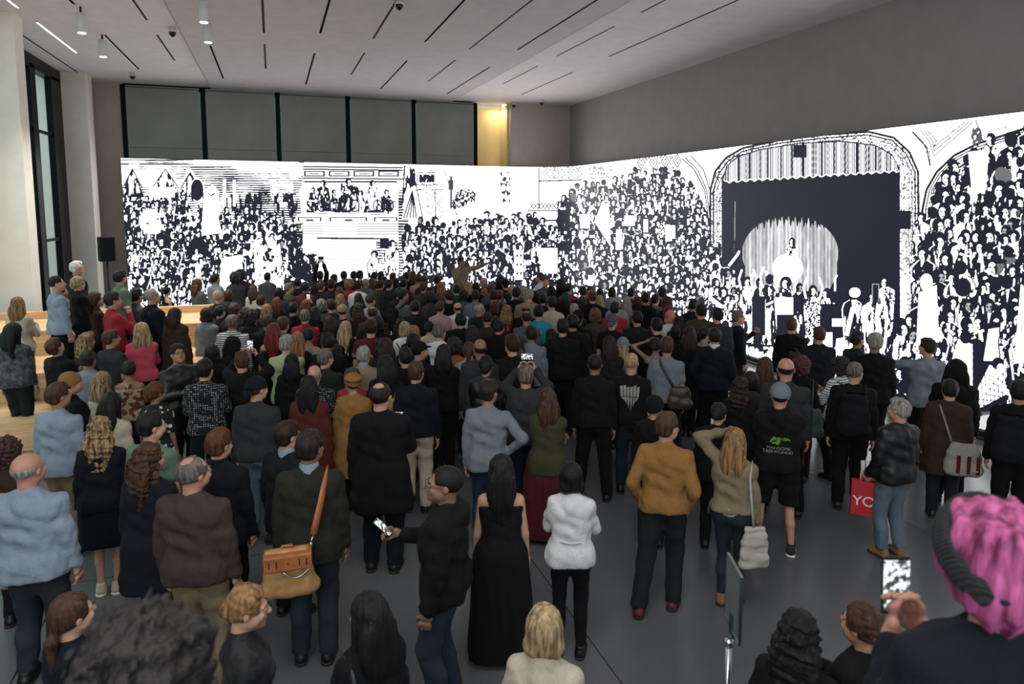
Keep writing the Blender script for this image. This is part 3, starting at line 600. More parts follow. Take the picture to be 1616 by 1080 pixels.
# ------------------------------------------------------------ implicit surfaces -> meshes (smoothly joined tapered limbs)
V3 = lambda *a: np.array(a, float)
class Vol:
    def __init__(s, lo, hi, h):
        s.lo = np.array(lo, float); s.h = h; s.n = (np.ceil((np.array(hi)-s.lo)/h)+1).astype(int)
        s.ax = [s.lo[i]+np.arange(s.n[i])*h for i in range(3)]
        s.F = np.full(s.n, .5, np.float32)
    def sub(s, lo, hi):
        a = np.clip(np.floor((np.array(lo)-s.lo)/s.h).astype(int), 0, s.n); b = np.clip(np.ceil((np.array(hi)-s.lo)/s.h).astype(int)+1, 0, s.n)
        if (b <= a).any(): return None
        sl = tuple(slice(i, j) for i, j in zip(a, b))
        return sl, s.ax[0][sl[0]][:, None, None], s.ax[1][sl[1]][None, :, None], s.ax[2][sl[2]][None, None, :]
    def _mix(s, sl, d, k, cut):
        f = s.F[sl]
        if cut:
            d = -d; h = np.clip(.5-.5*(f-d)/k, 0, 1); s.F[sl] = f*(1-h)+d*h+k*h*(1-h) if k > 0 else np.maximum(f, d)
            return
        h = np.clip(.5+.5*(d-f)/k, 0, 1); s.F[sl] = d+(f-d)*h-k*h*(1-h)
    def cap(s, a, b, r0, r1=None, k=.03, sq=(1, 1, 1), off=0, cut=False):
        """tapered capsule; sq>1 flattens that axis"""
        r1 = r0 if r1 is None else r1; a = np.array(a, float); b = np.array(b, float); r0 += off; r1 += off
        m = max(r0, r1)+.05+k; q = s.sub(np.minimum(a, b)-m, np.maximum(a, b)+m)
        if not q: return s
        sl, X, Y, Z = q; ab = (b-a)*sq; L = (ab**2).sum()
        px, py, pz = (X-a[0])*sq[0], (Y-a[1])*sq[1], (Z-a[2])*sq[2]
        t = np.clip((px*ab[0]+py*ab[1]+pz*ab[2])/L, 0, 1) if L > 1e-9 else 0
        d = np.sqrt((px-ab[0]*t)**2+(py-ab[1]*t)**2+(pz-ab[2]*t)**2)-(r0+(r1-r0)*t)
        s._mix(sl, d, k, cut); return s
    def ell(s, c, r, k=.02, off=0, cut=False):
        c = np.array(c, float); r = np.array(r, float)+off; q = s.sub(c-r-.05-k, c+r+.05+k)
        if not q: return s
        sl, X, Y, Z = q; x, y, z = X-c[0], Y-c[1], Z-c[2]
        k0 = np.sqrt((x/r[0])**2+(y/r[1])**2+(z/r[2])**2); k1 = np.sqrt((x/r[0]**2)**2+(y/r[1]**2)**2+(z/r[2]**2)**2)
        s._mix(sl, k0*(k0-1)/np.maximum(k1, 1e-6), k, cut); return s
    def rough(s, amp, f, seed=1, sc=(1, 1, 1)):
        rs = np.random.RandomState(seed); X, Y, Z = s.ax[0][:, None, None], s.ax[1][None, :, None], s.ax[2][None, None, :]
        n = 0
        for i in range(5):
            k = rs.randn(3)*f*np.array(sc); n = n+np.sin(X*k[0]+Y*k[1]+Z*k[2]+rs.rand()*6)
        s.F += amp*n/2.2; return s
    def folds(s, amp, h):
        X, Y, Z = s.ax[0][:, None, None], s.ax[1][None, :, None], s.ax[2][None, None, :]; w = .9*np.sin(X*11+Z*5)+.7*np.sin(Z*9-Y*8)
        n = np.abs(np.sin(X*7+Z*16+w))+np.abs(np.sin(-X*9+Z*11+Y*5+w*1.3))+np.abs(np.sin(X*21+Z*4+Y*15+w))*.8; s.F += (amp*(1.75-n)).astype(np.float32); return s
    def clip(s, fn):
        X, Y, Z = s.ax[0][:, None, None], s.ax[1][None, :, None], s.ax[2][None, None, :]; s.F = np.maximum(s.F, fn(X, Y, Z)); return s
    def mesh(s):
        F = s.F; I = F < 0; nx, ny, nz_ = F.shape
        acc = np.zeros((nx-1, ny-1, nz_-1), np.int8)
        for dx in (0, 1):
            for dy in (0, 1):
                for dz in (0, 1): acc += I[dx:nx-1+dx, dy:ny-1+dy, dz:nz_-1+dz]
        act = (acc > 0) & (acc < 8); ci = np.argwhere(act)
        if len(ci) == 0: return np.zeros((0, 3)), np.zeros((0, 4), int)
        idm = np.full(act.shape, -1, np.int32); idm[act] = np.arange(len(ci))
        P = np.zeros((len(ci), 3)); C = np.zeros(len(ci))
        for axis in range(3):
            o1, o2 = [i for i in range(3) if i != axis]
            for a in (0, 1):
                for b in (0, 1):
                    o = np.zeros(3, int); o[o1] = a; o[o2] = b; e = o.copy(); e[axis] = 1
                    f0 = F[tuple((ci+o).T)]; f1 = F[tuple((ci+e).T)]; m = (f0 < 0) != (f1 < 0); t = np.where(m, f0/np.where(m, f0-f1, 1), 0)
                    q = np.tile(o.astype(float), (len(ci), 1)); q[:, axis] = t; P[m] += q[m]; C += m
        P = s.lo+(ci+P/C[:, None])*s.h
        Q = []
        for axis in range(3):
            o1, o2 = (axis+1) % 3, (axis+2) % 3
            a = I[tuple(slice(0, -1) if i == axis else slice(1, -1) for i in range(3))]; b = I[tuple(slice(1, None) if i == axis else slice(1, -1) for i in range(3))]
            for sgn in (0, 1):
                m = np.argwhere((a & ~b) if sgn == 0 else (~a & b))
                if len(m) == 0: continue
                g = m.copy(); g[:, o1] += 1; g[:, o2] += 1
                c = []
                for (u, v) in ((-1, -1), (0, -1), (0, 0), (-1, 0)):
                    h_ = g.copy(); h_[:, o1] += u; h_[:, o2] += v; c.append(idm[tuple(h_.T)])
                c = np.stack(c, 1); Q.append(c if sgn == 0 else c[:, ::-1])
        return P, np.concatenate(Q)
def to_mesh(name, parts):
    Vs = []; Fs = []; b = 0
    for P, Q in parts: Vs.append(P); Fs.append(Q+b); b += len(P)
    V = np.concatenate(Vs); F = np.concatenate(Fs); me = bpy.data.meshes.new(name)
    me.vertices.add(len(V)); me.vertices.foreach_set('co', V.astype(np.float32).ravel())
    me.loops.add(F.size); me.loops.foreach_set('vertex_index', F.astype(np.int32).ravel())
    me.polygons.add(len(F)); me.polygons.foreach_set('loop_start', np.arange(0, F.size, 4, dtype=np.int32))
    me.update(calc_edges=True); me.validate(); me.polygons.foreach_set('use_smooth', [True]*len(me.polygons)); return me
def rotm(yaw=0, pitch=0, roll=0):
    return np.array(Matrix.Rotation(yaw, 3, 'Z') @ Matrix.Rotation(pitch, 3, 'X') @ Matrix.Rotation(roll, 3, 'Y'))

# ---- poses: wrist target + elbow hint per side, in a 1.75 m figure facing +Y (right hand = +X)
ARM = {
 'rel': ((.235, .04, .85), (.35, -.45, 1.1), None, .5), 'fwd': ((.21, .14, .9), (.38, -.45, 1.1), None, .6), 'face': ((.05, .29, 1.25), (.25, .0, .9), (-.1, .25, 1), .75),
 'pocket': ((.2, .05, .93), (.5, -.45, 1.15), (-.1, .1, -1), .6), 'cross': ((-.05, .245, 1.14), (.6, -.05, .9), (-1, .1, .1), .4),
 'chin': ((.05, .19, 1.42), (.15, .5, 1.0), (0, -.2, 1), .9), 'phone': ((.08, .30, 1.2), (.5, -.2, .8), (-.3, .7, .5), .9),
 'hold': ((.10, .33, 1.34), (.45, 0, .9), (-.2, .3, 1), 1.0), 'up': ((.10, .33, 1.62), (.6, .3, 1.1), (-.25, .2, 1), .9),
 'high': ((.08, .17, 1.93), (.6, .2, 1.5), (-.2, .2, 1), .9), 'hip': ((.2, .0, 1.02), (.9, -.3, 1.15), (-.6, .3, -.5), .5),
 'head': ((.14, .08, 1.68), (.8, .1, 1.4), (-.6, .1, .5), .7), 'reach': ((.58, .32, 1.40), (.4, -.3, 1.2), (.9, .4, -.1), .1),
 'wide': ((.66, .10, 1.58), (.4, -.3, 1.2), (1, 0, .3), .1), 'back': ((.04, -.17, 1.0), (.7, -.4, 1.1), (-1, 0, -.2), .5),
 'side': ((.30, .12, 1.62), (.7, .2, 1.1), (0, .2, 1), 1.0)}
POSE = {'rel': ('rel', 'rel'), 'pocket': ('pocket', 'pocket'), 'cross': ('cross', 'cross'), 'chin': ('chin', 'cross'), 'phone': ('phone', 'phone'),
        'phoneL': ('rel', 'phone'), 'phoneR': ('phone', 'rel'), 'up': ('up', 'up'), 'face': ('face', 'face'), 'upR': ('side', 'rel'), 'high': ('high', 'high'), 'hip': ('hip', 'rel'),
        'hipL': ('rel', 'hip'), 'head': ('rel', 'head'), 'reach': ('rel', 'reach'), 'wide': ('chin', 'wide'), 'fwd': ('fwd', 'fwd'), 'back': ('back', 'back'), 'hold': ('rel', 'hold'), 'holdR': ('hold', 'rel')}
LEG = {'std': ((.10, 0.0), (-.10, .02)), 'wide': ((.17, .0), (-.17, .03)), 'step': ((.10, .02), (-.16, -.20)), 'close': ((.07, .0), (-.07, .01))}
def ik(a, c, l0, l1, hint):
    a, c, hint = map(lambda v: np.array(v, float), (a, c, hint)); d = c-a; D = np.linalg.norm(d); D2 = min(D, (l0+l1)*.995); c = a+d/D*D2; d = d/D
    t = (l0*l0-l1*l1+D2*D2)/(2*D2); h = math.sqrt(max(l0*l0-t*t, 0)); w = hint-a; w = w-d*(w@d); w /= np.linalg.norm(w)+1e-9
    return a+d*t+w*h, c
def skel(sex, pose, legs):
    k = {}; sw = .172 if sex == 'm' else .15
    for i, sg in enumerate((1, -1)):
        w, h, hd, cu = ARM[POSE[pose][i]]; w = (w[0]*sg*(1 if sex == 'm' else .93), w[1], w[2]); S = (sg*sw, -.015, 1.392 if sex == 'm' else 1.385)
        if w[2] > 1.5: S = (sg*sw*.93, 0, S[2]+.04)
        E, W = ik(S, w, .29, .25, (h[0]*sg, h[1], h[2])); k[('arm', sg)] = (np.array(S), E, W); fd = (W-E)/np.linalg.norm(W-E)
        if hd: q = np.array([hd[0]*sg, hd[1], hd[2]]); fd = fd*.4+q/np.linalg.norm(q)*.8; fd /= np.linalg.norm(fd)
        k[('hand', sg)] = (fd, cu)
        fx, fy = LEG[legs][i]; Hh = (sg*.09, 0, .93); Kn, An = ik(Hh, (fx, fy-.02, .085), .44, .42, (fx, .6, .5)); k[('leg', sg)] = (np.array(Hh), Kn, An)
    return k
def torso(v, sex, off=0, lo=0):
    o = off
    if sex == 'm':
        v.cap((-.085, 0, 1.29), (.085, 0, 1.29), .111, k=.05, off=o, sq=(1, 1.05, .8)); v.cap((-.12, -.015, 1.375), (.12, -.015, 1.375), .062, k=.07, off=o)
        v.cap((-.065, 0, 1.10), (.065, 0, 1.10), .103, k=.08, off=o, sq=(1, 1.0, .7)); v.cap((-.08, -.01, .95), (.08, -.01, .95), .108, k=.08, off=o, sq=(1, 1, .85))
    else:
        v.cap((-.07, 0, 1.28), (.07, 0, 1.28), .108, k=.05, off=o, sq=(1, 1.08, .8)); v.cap((-.115, -.015, 1.39), (.115, -.015, 1.39), .058, k=.07, off=o)
        v.cap((-.05, 0, 1.11), (.05, 0, 1.11), .092, k=.08, off=o, sq=(1, 1.0, .7)); v.cap((-.085, -.015, .94), (.085, -.015, .94), .115, k=.08, off=o, sq=(1, 1, .85))
        for sg in (-1, 1): v.ell((sg*.07, .085, 1.27), (.055, .045, .055), k=.04, off=o)
    v.cap((0, -.03, 1.38), (0, -.02, 1.46), .085, .06, k=.05, off=o*.5)
    for sg in (-1, 1): v.cap((sg*.015, -.03, 1.475), (sg*.12, -.02, 1.405), .032, .036, k=.03, off=o*.5)
HANDC = {}
def hand(h, curl, side):
    key = (h, curl, side)
    if key in HANDC: return HANDC[key]
    v = Vol((-.075, -.10, -.22), (.075, .08, .03), h); P = V3
    v.cap((0, 0, .01), (0, 0, -.02), .026, .027, k=.01); v.cap((-.018, 0, -.045), (.018, 0, -.045), .02, k=.015, sq=(1, 1.25, 1)); v.cap((-.025, 0, -.085), (.028, 0, -.085), .014, k=.02)
    for i, (x, L) in enumerate(((-.033, .062), (-.011, .075), (.011, .08), (.033, .072))):
        p = P(x, 0, -.09); a = -.15; 
        for j, f in enumerate((.45, .32, .25)):
            a += curl*(.9, .85, .6)[j]; q = p+P(x*.12*L*f/.03, math.sin(a), -math.cos(a))*L*f; v.cap(p, q, .0098-.001*j, .009-.001*j, k=.004); p = q
    sgx = 1 if side > 0 else -1
    v.cap((.02, .0, -.03), (.052, .018, -.062), .013, .0115, k=.01); v.cap((.052, .018, -.062), (.052-.02*curl, .03+.012*curl, -.1), .0112, .009, k=.004)
    Pm, Q = v.mesh()
    if side < 0: Pm = Pm*[-1, 1, 1]; Q = Q[:, ::-1]
    HANDC[key] = (Pm, Q); return HANDC[key]
def hand_place(k, sg, h):
    fd, cu = k[('hand', sg)]; W = k[('arm', sg)][2]
    # local: fingers along -Z, palm faces +Y, thumb at +X(side>0)
    z = -fd; n = np.array([-sg*1., 0.15, 0.]);
    if fd[2] > .5: n = np.array([0, -.25, 0.1])+np.array([-sg*.9, 0, 0])
    y = n-z*(n@z); y /= np.linalg.norm(y); x = np.cross(y, z); R = np.stack([x, y, z], 1)
    side = 1 if (x@np.array([0, 1., .2])) > 0 else -1
    P, Q = hand(h, cu, side); return P @ R.T+W, Q
HEADC = {}
def head_local(h, sex):
    if (h, sex) in HEADC: return HEADC[(h, sex)]
    v = Vol((-.10, -.13, -.20), (.10, .14, .14), h)
    v.ell((0, -.018, .03), (.076, .096, .092), k=.02); v.ell((0, .026, -.03), (.061, .066, .088), k=.03); v.ell((0, .034, -.075), (.048 if sex == 'm' else .042, .054, .046), k=.03)
    v.ell((0, .072, -.1), (.02, .02, .018), k=.02)
    for sg in (-1, 1):
        v.cap((sg*.012, .085, .016), (sg*.048, .074, .012), .011, .009, k=.012); v.ell((sg*.032, .097, -.002), (.019, .017, .013), k=.012, cut=True)
        v.ell((sg*.031, .082, -.002), (.0135, .0125, .012), k=.002); v.ell((sg*.044, .066, -.035), (.02, .02, .02), k=.02)
        v.ell((sg*.078, -.012, -.012), (.010, .019, .029), k=.006); v.ell((sg*.05, .02, -.062), (.02, .035, .03), k=.02)
        v.ell((sg*.009, .103, -.036), (.008, .008, .006), k=.006)
    v.cap((0, .090, .004), (0, .112, -.03), .0085, .0125, k=.008)
    v.cap((-.017, .086, -.060), (.017, .086, -.060), .0085, k=.004, sq=(1, 1, 1.1)); v.cap((-.014, .086, -.070), (.014, .086, -.070), .009, k=.004)
    v.cap((0, -.025, -.05), (0, -.035, -.19), .054 if sex == 'm' else .046, .058 if sex == 'm' else .049, k=.03)
    HEADC[(h, sex)] = v.mesh(); return HEADC[(h, sex)]
PIV = V3(0, -.02, 1.50); HC = V3(0, .012, 1.632)
def head_xf(P, hy, hp):
    R = rotm(hy, hp); return (P+HC-PIV) @ R.T+PIV
LOD = {0: (.028, .0155, .012), 1: (.021, .0115, .009), 2: (.0155, .0085, .007), 3: (.013, .0062, .0058)}
BC = {}
def body_mesh(sex, pose, legs, hy, hp, lod):
    key = (sex, pose, legs, hy, hp, lod)
    if key in BC: return BC[key]
    k = skel(sex, pose, legs); pts = [p for kk in k if kk[0] != 'hand' for p in k[kk]]; lo = np.min(pts, 0)-.15; hi = np.max(pts, 0)+.15; hi[2] = max(hi[2], 1.56); lo[2] = 0; hi[1] = max(hi[1], .25); lo[1] = min(lo[1], -.2)
    v = Vol(lo, hi, LOD[lod][0]*1.1); torso(v, sex, -.014); f = .9 if sex == 'm' else .8
    v.cap((0, -.025, 1.4), (0, -.02, 1.53), .058*f+.006, .056*f+.004, k=.02)
    for sg in (1, -1):
        S, E, W = k[('arm', sg)]; v.cap(S, E, .050*f, .039*f, k=.04); v.cap(E, W, .040*f, .025*f, k=.012)
        H, K, A_ = k[('leg', sg)]; v.cap(H, K, .078, .052*f, k=.05); v.cap(K, K*.55+A_*.45+V3(0, -.012, 0), .053*f, .052*f, k=.02); v.cap(K*.55+A_*.45+V3(0, -.012, 0), A_, .05*f, .034*f, k=.02)
        v.cap(A_+V3(0, -.03, -.045), A_+V3(sg*.015, .13, -.055), .035, .028, k=.03)
    parts = [v.mesh()]; P, Q = head_local(LOD[lod][1], sex); parts.append((head_xf(P, hy, hp), Q))
    for sg in (1, -1): parts.append(hand_place(k, sg, LOD[lod][2]))
    BC[key] = (to_mesh('body', parts), k); return BC[key]
# ---- garments
TOPS = {  # offset, hem z, flare, sleeve fraction (1 = upper arm, 2 = wrist), fold amp
 'tee': (.013, .90, .01, .62, .004), 'shirt': (.014, .84, .015, 1.92, .008), 'sweater': (.017, .90, .0, 1.92, .006), 'jacket': (.023, .86, .005, 1.93, .007), 'blazer': (.021, .80, .015, 1.93, .005),
 'coat': (.03, .50, .07, 1.93, .007), 'hoodie': (.026, .88, .0, 1.93, .008), 'tank': (.010, .9, .0, .0, .002), 'dress': (.010, .93, .01, .0, .003), 'blouse': (.016, .86, .03, 1.6, .006),
 'vest': (.022, .80, .03, .12, .005), 'polo': (.013, .88, .01, .7, .004), 'crop': (.022, .97, .0, 1.9, .007), 'lcoat': (.028, .60, .05, 1.93, .005)}
TC = {}
def top_mesh(typ, sex, pose, lod):
    key = (typ, sex, pose, lod)
    if key in TC: return TC[key]
    off, hem, fl, sl, wr = TOPS[typ]; k = skel(sex, pose, 'std'); pts = [p for sg in (1, -1) for p in k[('arm', sg)]]; lo = np.minimum(np.min(pts, 0)-.13, (-.3, -.26, hem-.05)); hi = np.maximum(np.max(pts, 0)+.13, (.3, .26, 1.56))
    lo[2] = min(lo[2], hem-.05); v = Vol(lo, hi, LOD[lod][0]); torso(v, sex, off); f = 1 if sex == 'm' else .88
    if hem < .93:
        for z in np.arange(.9, hem-.06, -.1): u = (.93-z); v.cap((-.085, -.01, z), (.085, -.01, z), .108+fl*u/.4, k=.05, off=off, sq=(1, 1, .8))
    for sg in (1, -1):
        S, E, W = k[('arm', sg)]
        if sl > 0:
            t = min(sl, 1); v.cap(S, S+(E-S)*t, .056*f, (.056+(.043-.056)*t)*f, k=.022, off=off*.75)
            if sl > 1: t = min(sl-1, 1); v.cap(E, E+(W-E)*t, .043*f, (.043-.013*t)*f, k=.012, off=off*.75)
            if sl > 1 and lod >= 1:
                for q in (.8, .92): p = S+(E-S)*q; v.cap(p, p, .047*f, k=.01, off=off*.8)
                p = E+(W-E)*.12; v.cap(p, p, .044*f, k=.01, off=off*.8); p = E+(W-E)*.85; v.cap(p, p, .034*f, k=.01, off=off*.8)
    if typ in ('jacket', 'coat', 'blazer', 'lcoat'): v.cap((-.045, -.055, 1.47), (.045, -.055, 1.47), .028, k=.02); v.cap((-.06, .0, 1.46), (-.03, .08, 1.38), .026, k=.02); v.cap((.06, 0, 1.46), (.03, .08, 1.38), .026, k=.02)
    if typ == 'hoodie': v.ell((0, -.115, 1.43), (.095, .05, .085), k=.03); v.cap((-.07, -.03, 1.48), (.07, -.03, 1.48), .045, k=.03)
    if typ == 'sweater': v.cap((-.02, -.045, 1.485), (.02, -.045, 1.485), .05, k=.02)
    if typ == 'shirt': v.cap((-.03, -.05, 1.485), (.03, -.05, 1.485), .035, k=.015)
    if wr and lod >= 1:
        v.folds(wr*1.1, 0); v.rough(wr*.6, 40, 5, (1, 1, .6))
    elif wr: v.rough(wr, 16, 3, (1, 1, .6))
    if typ == 'dress' or typ == 'tank': v.clip(lambda X, Y, Z: np.where(np.abs(X) > .055, Z-1.36, Z-1.44)+0*Y)
    def hemf(X, Y, Z): return np.where((np.abs(X) < .27) & (Z < hem+.06), hem+.012*np.sin(X*9)-Z, -1)+0*Y
    if sl > 1 and pose in ('rel', 'fwd', 'pocket'): pass
    v.clip(hemf if not (sl > 1) else (lambda X, Y, Z: np.where((np.abs(X) < .205+fl) & (Z < hem+.03), hem+.01*np.sin(X*11)-Z, -1)+0*Y))
    me = to_mesh('top', [v.mesh()]); TC[key] = me; return me
BOT = {'jeans': (.014, .10, 0), 'pants': (.02, .07, 0), 'slim': (.008, .10, 0), 'shorts': (.034, .50, 0), 'wide': (.035, .05, 0), 'skirt': (.02, .50, 1), 'maxi': (.03, .06, 2), 'gown': (.014, .05, 3)}
OC = {}
def bot_mesh(typ, sex, legs, lod):
    key = (typ, sex, legs, lod)
    if key in OC: return OC[key]
    off, hem, sk = BOT[typ]; k = skel(sex, 'rel', legs); f = 1 if sex == 'm' else .88
    v = Vol((-.34, -.34, hem-.06), (.34, .3, 1.16), LOD[lod][0]); o = off
    v.cap((-.08, -.01, .95), (.08, -.01, .95), .108 if sex == 'm' else .115, k=.05, off=.012, sq=(1, 1, .85)); v.cap((-.065, 0, 1.07), (.065, 0, 1.07), .096 if sex == 'm' else .084, k=.05, sq=(1, 1, .7))
    if sk:
        for z in np.arange(.92, hem-.05, -.07):
            u = .95-z; w = {1: .02*u, 2: .11*u, 3: .06*u}[sk]; dy = 0
            v.cap((-.09-w*.7, 0, z), (.09+w*.7, 0, z), .112+w*.5, k=.04, off=.012, sq=(1, 1, .9))
        v.rough(.007 if sk > 1 else .003, 30, 9, (1.4, 1.4, .12))
    else:
        for sg in (1, -1):
            H, K, A_ = k[('leg', sg)]; e = A_ if hem < .3 else K+V3(0, .0, .02)
            v.cap(H, K, .09, .06*f, k=.04, off=o)
            if hem < .3:
                v.cap(K, A_, .058*f, (.05 if typ != 'slim' else .037)*f, k=.02, off=o if typ != 'wide' else o*1.4); M_ = K*.55+A_*.45+V3(0, -.012, 0); v.cap(K, M_, .053*f, .054*f, k=.02, off=.012); v.cap(M_, A_, .052*f, .036*f, k=.02, off=.010)
        if lod >= 1: v.folds(.005 if typ != 'slim' else .003, 0); v.rough(.003, 30, 4, (.8, .8, 1.3))
    v.clip(lambda X, Y, Z: np.maximum(hem-Z, Z-1.10)+0*X+0*Y)
    me = to_mesh('bottoms', [v.mesh()]); OC[key] = me; return me
SHC = {}
def shoe_mesh(typ, lod):
    key = (typ, lod > 1)
    if key in SHC: return SHC[key]
    v = Vol((-.07, -.11, -.01), (.07, .22, .14), .007 if lod > 1 else .012); v.cap((0, -.035, .045), (0, .12, .035), .043, .04, k=.02, sq=(1, 1, 1.1)); v.cap((0, -.03, .05), (0, -.02, .10), .042, .042, k=.02)
    v.cap((0, .02, .07), (0, .09, .045), .032, .03, k=.02)
    v.clip(lambda X, Y, Z: np.maximum(.004-Z, Z-.115)+0*X+0*Y); up = to_mesh('shoe', [v.mesh()])
    v = Vol((-.07, -.11, -.01), (.07, .22, .05), .007 if lod > 1 else .012); v.cap((0, -.038, .02), (0, .13, .02), .049, .046, k=.01); v.clip(lambda X, Y, Z: np.maximum(.0-Z, Z-.024)+0*X+0*Y)
    SHC[key] = (up, to_mesh('sole', [v.mesh()])); return SHC[key]
# ---- hair and headwear in the head's own frame
HC_ = {}
def hair_mesh(typ, lod):
    key = (typ, lod)
    if key in HC_: return HC_[key]
    h = LOD[lod][1]*1.05; long = typ in ('long', 'wavy', 'straight', 'pony', 'hood', 'lpony')
    v = Vol((-.19, -.22, -.50 if long else -.24), (.19, .17, .22), h)
    def skull(o, k=.02): v.ell((0, -.018, .03), (.076, .096, .092), k=k, off=o)
    def face(y0=.058, z1=.062, w=.066, z0=-.6):  # open the face
        v.clip(lambda X, Y, Z: np.minimum(np.minimum(Y-y0+np.maximum(0, -Z)*.45, z1-Z), w-np.abs(X)*1.)+0*X)
    if typ in ('short', 'top', 'neat', 'side', 'grey'):
        skull(.014 if typ != 'neat' else .010); v.ell((0, .012, .088), (.066, .078, .040), k=.03, off={'top': .012, 'side': .008}.get(typ, 0)); v.cap((-.04, -.075, -.03), (.04, -.075, -.03), .03, k=.03)
        if lod: v.rough(.004, 55, 2, (1.3, 1.3, .5))
        v.clip(lambda X, Y, Z: np.maximum(np.maximum(-.075-Z+np.maximum(0, Y+.02)*.9, np.minimum(Y-.062+np.maximum(0, -Z)*1.2, .072-Z)), np.minimum(np.abs(X)*0+Y+.012, .010-Z)))
    elif typ == 'buzz': skull(.006); v.clip(lambda X, Y, Z: np.maximum(-.07-Z+np.maximum(0, Y+.02)*.9, np.maximum(np.minimum(Y-.06, .075-Z), np.minimum(Y+.012, .012-Z)))+0*X)
    elif typ == 'bald': skull(.005); v.clip(lambda X, Y, Z: np.maximum(np.maximum(-.06-Z, Z-.035), Y-.0)+0*X)
    elif typ == 'recede': skull(.009); v.rough(.002, 60, 2); v.clip(lambda X, Y, Z: np.maximum(np.maximum(-.085-Z, Y-.025-.25*(Z < .05)), np.where(X**2+(Y+.045)**2 < .0016, Z-.06, -1)))
    elif typ == 'curly':
        skull(.035); v.cap((-.05, -.06, -.05), (.05, -.06, -.05), .06, k=.04); v.rough(.011, 75, 2); v.rough(.006, 130, 7); face(.06, .055)
    elif typ == 'afro':
        v.ell((0, -.03, .03), (.135, .14, .135), k=.03); v.cap((-.06, -.08, -.08), (.06, -.08, -.08), .09, k=.04); v.rough(.014, 60, 2); v.rough(.009, 120, 7); face(.07, .05)
    elif typ == 'bob':
        skull(.020); v.cap((-.05, -.045, -.07), (.05, -.045, -.07), .062, k=.04)
        for sg in (-1, 1): v.cap((sg*.075, .0, .0), (sg*.072, .012, -.105), .028, .025, k=.02)
        v.rough(.003, 60, 2, (1.5, 1.5, .3)); face(.055, .06, .058)
    elif typ in ('long', 'wavy', 'straight'):
        L = {'long': -.34, 'wavy': -.38, 'straight': -.44}[typ]
        skull(.018); v.cap((-.045, -.06, -.05), (.045, -.06, -.05), .06, k=.05); n = 7
        for i in range(n):
            z = -.05+(L+.05)*i/(n-1); w = .055+.02*math.sin(i*1.1); v.cap((-w, -.105-.006*i*(i < 4), z), (w, -.105-.006*i*(i < 4), z), .045-.002*i, k=.04, sq=(1, 1.15, .7))
        for sg in (-1, 1): v.cap((sg*.075, -.01, .0), (sg*.088, -.03, -.2), .026, .03, k=.03)
        if typ == 'wavy': v.rough(.009, 48, 2, (1, 1, .9)); v.rough(.006, 80, 5)
        else: v.rough(.004, 75, 2, (1.5, 1.5, .12))
        face(.052, .058, .058)
    elif typ in ('pony', 'lpony', 'bun'):
        skull(.013); v.cap((-.03, -.085, -.03), (.03, -.085, -.03), .025, k=.03); v.rough(.002, 70, 2, (.5, .5, 1.3)); face(.055, .062, .062)
        v.clip(lambda X, Y, Z: np.where(Y > -.02, -.03-Z-(Y > -.02)*0, -1)+0*X)
        if typ == 'pony': v.cap((0, -.115, .02), (0, -.15, -.02), .026, .03, k=.02); v.cap((0, -.15, -.02), (0, -.14, -.2), .03, .032, k=.02); v.cap((0, -.14, -.2), (0, -.13, -.36), .032, .012, k=.02)
        elif typ == 'lpony': v.cap((0, -.10, -.05), (0, -.13, -.10), .022, .03, k=.02); v.cap((0, -.13, -.1), (0, -.14, -.27), .034, .014, k=.02)
        else: v.ell((0, -.115, .0), (.045, .038, .042), k=.02); v.rough(.003, 90, 5)
    elif typ == 'updo': skull(.016); v.ell((0, -.105, -.02), (.055, .04, .06), k=.03); v.rough(.004, 80, 5); face(.055, .06, .062); v.clip(lambda X, Y, Z: np.where(Y > -.03, -.03-Z, -1)+0*X)
    elif typ == 'cap': skull(.025); v.clip(lambda X, Y, Z: .02-Z+Y*.1+0*X); v.cap((-.045, .09, .045), (.045, .09, .045), .03, k=.01, sq=(1, 1, 3.6)); v.cap((-.03, .13, .04), (.03, .13, .04), .03, k=.02, sq=(1, 1, 3.6))
    elif typ == 'capback': skull(.025); v.clip(lambda X, Y, Z: .015-Z-Y*.1+0*X); v.cap((-.04, -.11, .0), (.04, -.11, .0), .03, k=.01, sq=(1, 1.2, 2)); v.cap((-.03, -.13, -.03), (.03, -.13, -.03), .03, k=.02, sq=(1, 2.4, 1))
    elif typ == 'beanie': skull(.028); v.ell((0, -.04, .10), (.06, .08, .05), k=.04); v.clip(lambda X, Y, Z: .0-Z+Y*.3+0*X)
    elif typ == 'beret': skull(.024); v.ell((.0, -.05, .085), (.11, .12, .04), k=.03); v.clip(lambda X, Y, Z: .02-Z+Y*.25+0*X)
    elif typ == 'bucket': skull(.026); v.clip(lambda X, Y, Z: .035-Z+0*X+0*Y); v.cap((0, -.01, .04), (0, -.01, .0), .10, .135, k=.01, sq=(1, .9, 3)); v.clip(lambda X, Y, Z: .0-Z+0*X+0*Y)
    elif typ == 'widehat': skull(.026); v.clip(lambda X, Y, Z: .04-Z+0*X+0*Y); v.ell((0, -.01, .045), (.185, .155, .012), k=.01)
    elif typ == 'hood': skull(.035); v.cap((-.05, -.06, -.06), (.05, -.06, -.06), .085, k=.05); v.cap((-.08, -.05, -.14), (.08, -.05, -.14), .07, k=.05); v.rough(.004, 30, 3); face(.07, .07, .06)
    elif typ == 'mop': skull(.034); v.ell((0, -.06, -.04), (.085, .075, .08), k=.05); v.rough(.007, 50, 2, (1.3, 1.3, .5)); v.rough(.004, 110, 7, (1.2, 1.2, .4)); face(.06, .055)
    elif typ == 'headband': skull(.048); v.clip(lambda X, Y, Z: np.maximum(np.abs((-Y*.55+Z*.83)-.035)-.036, -.075-Z)+0*X)
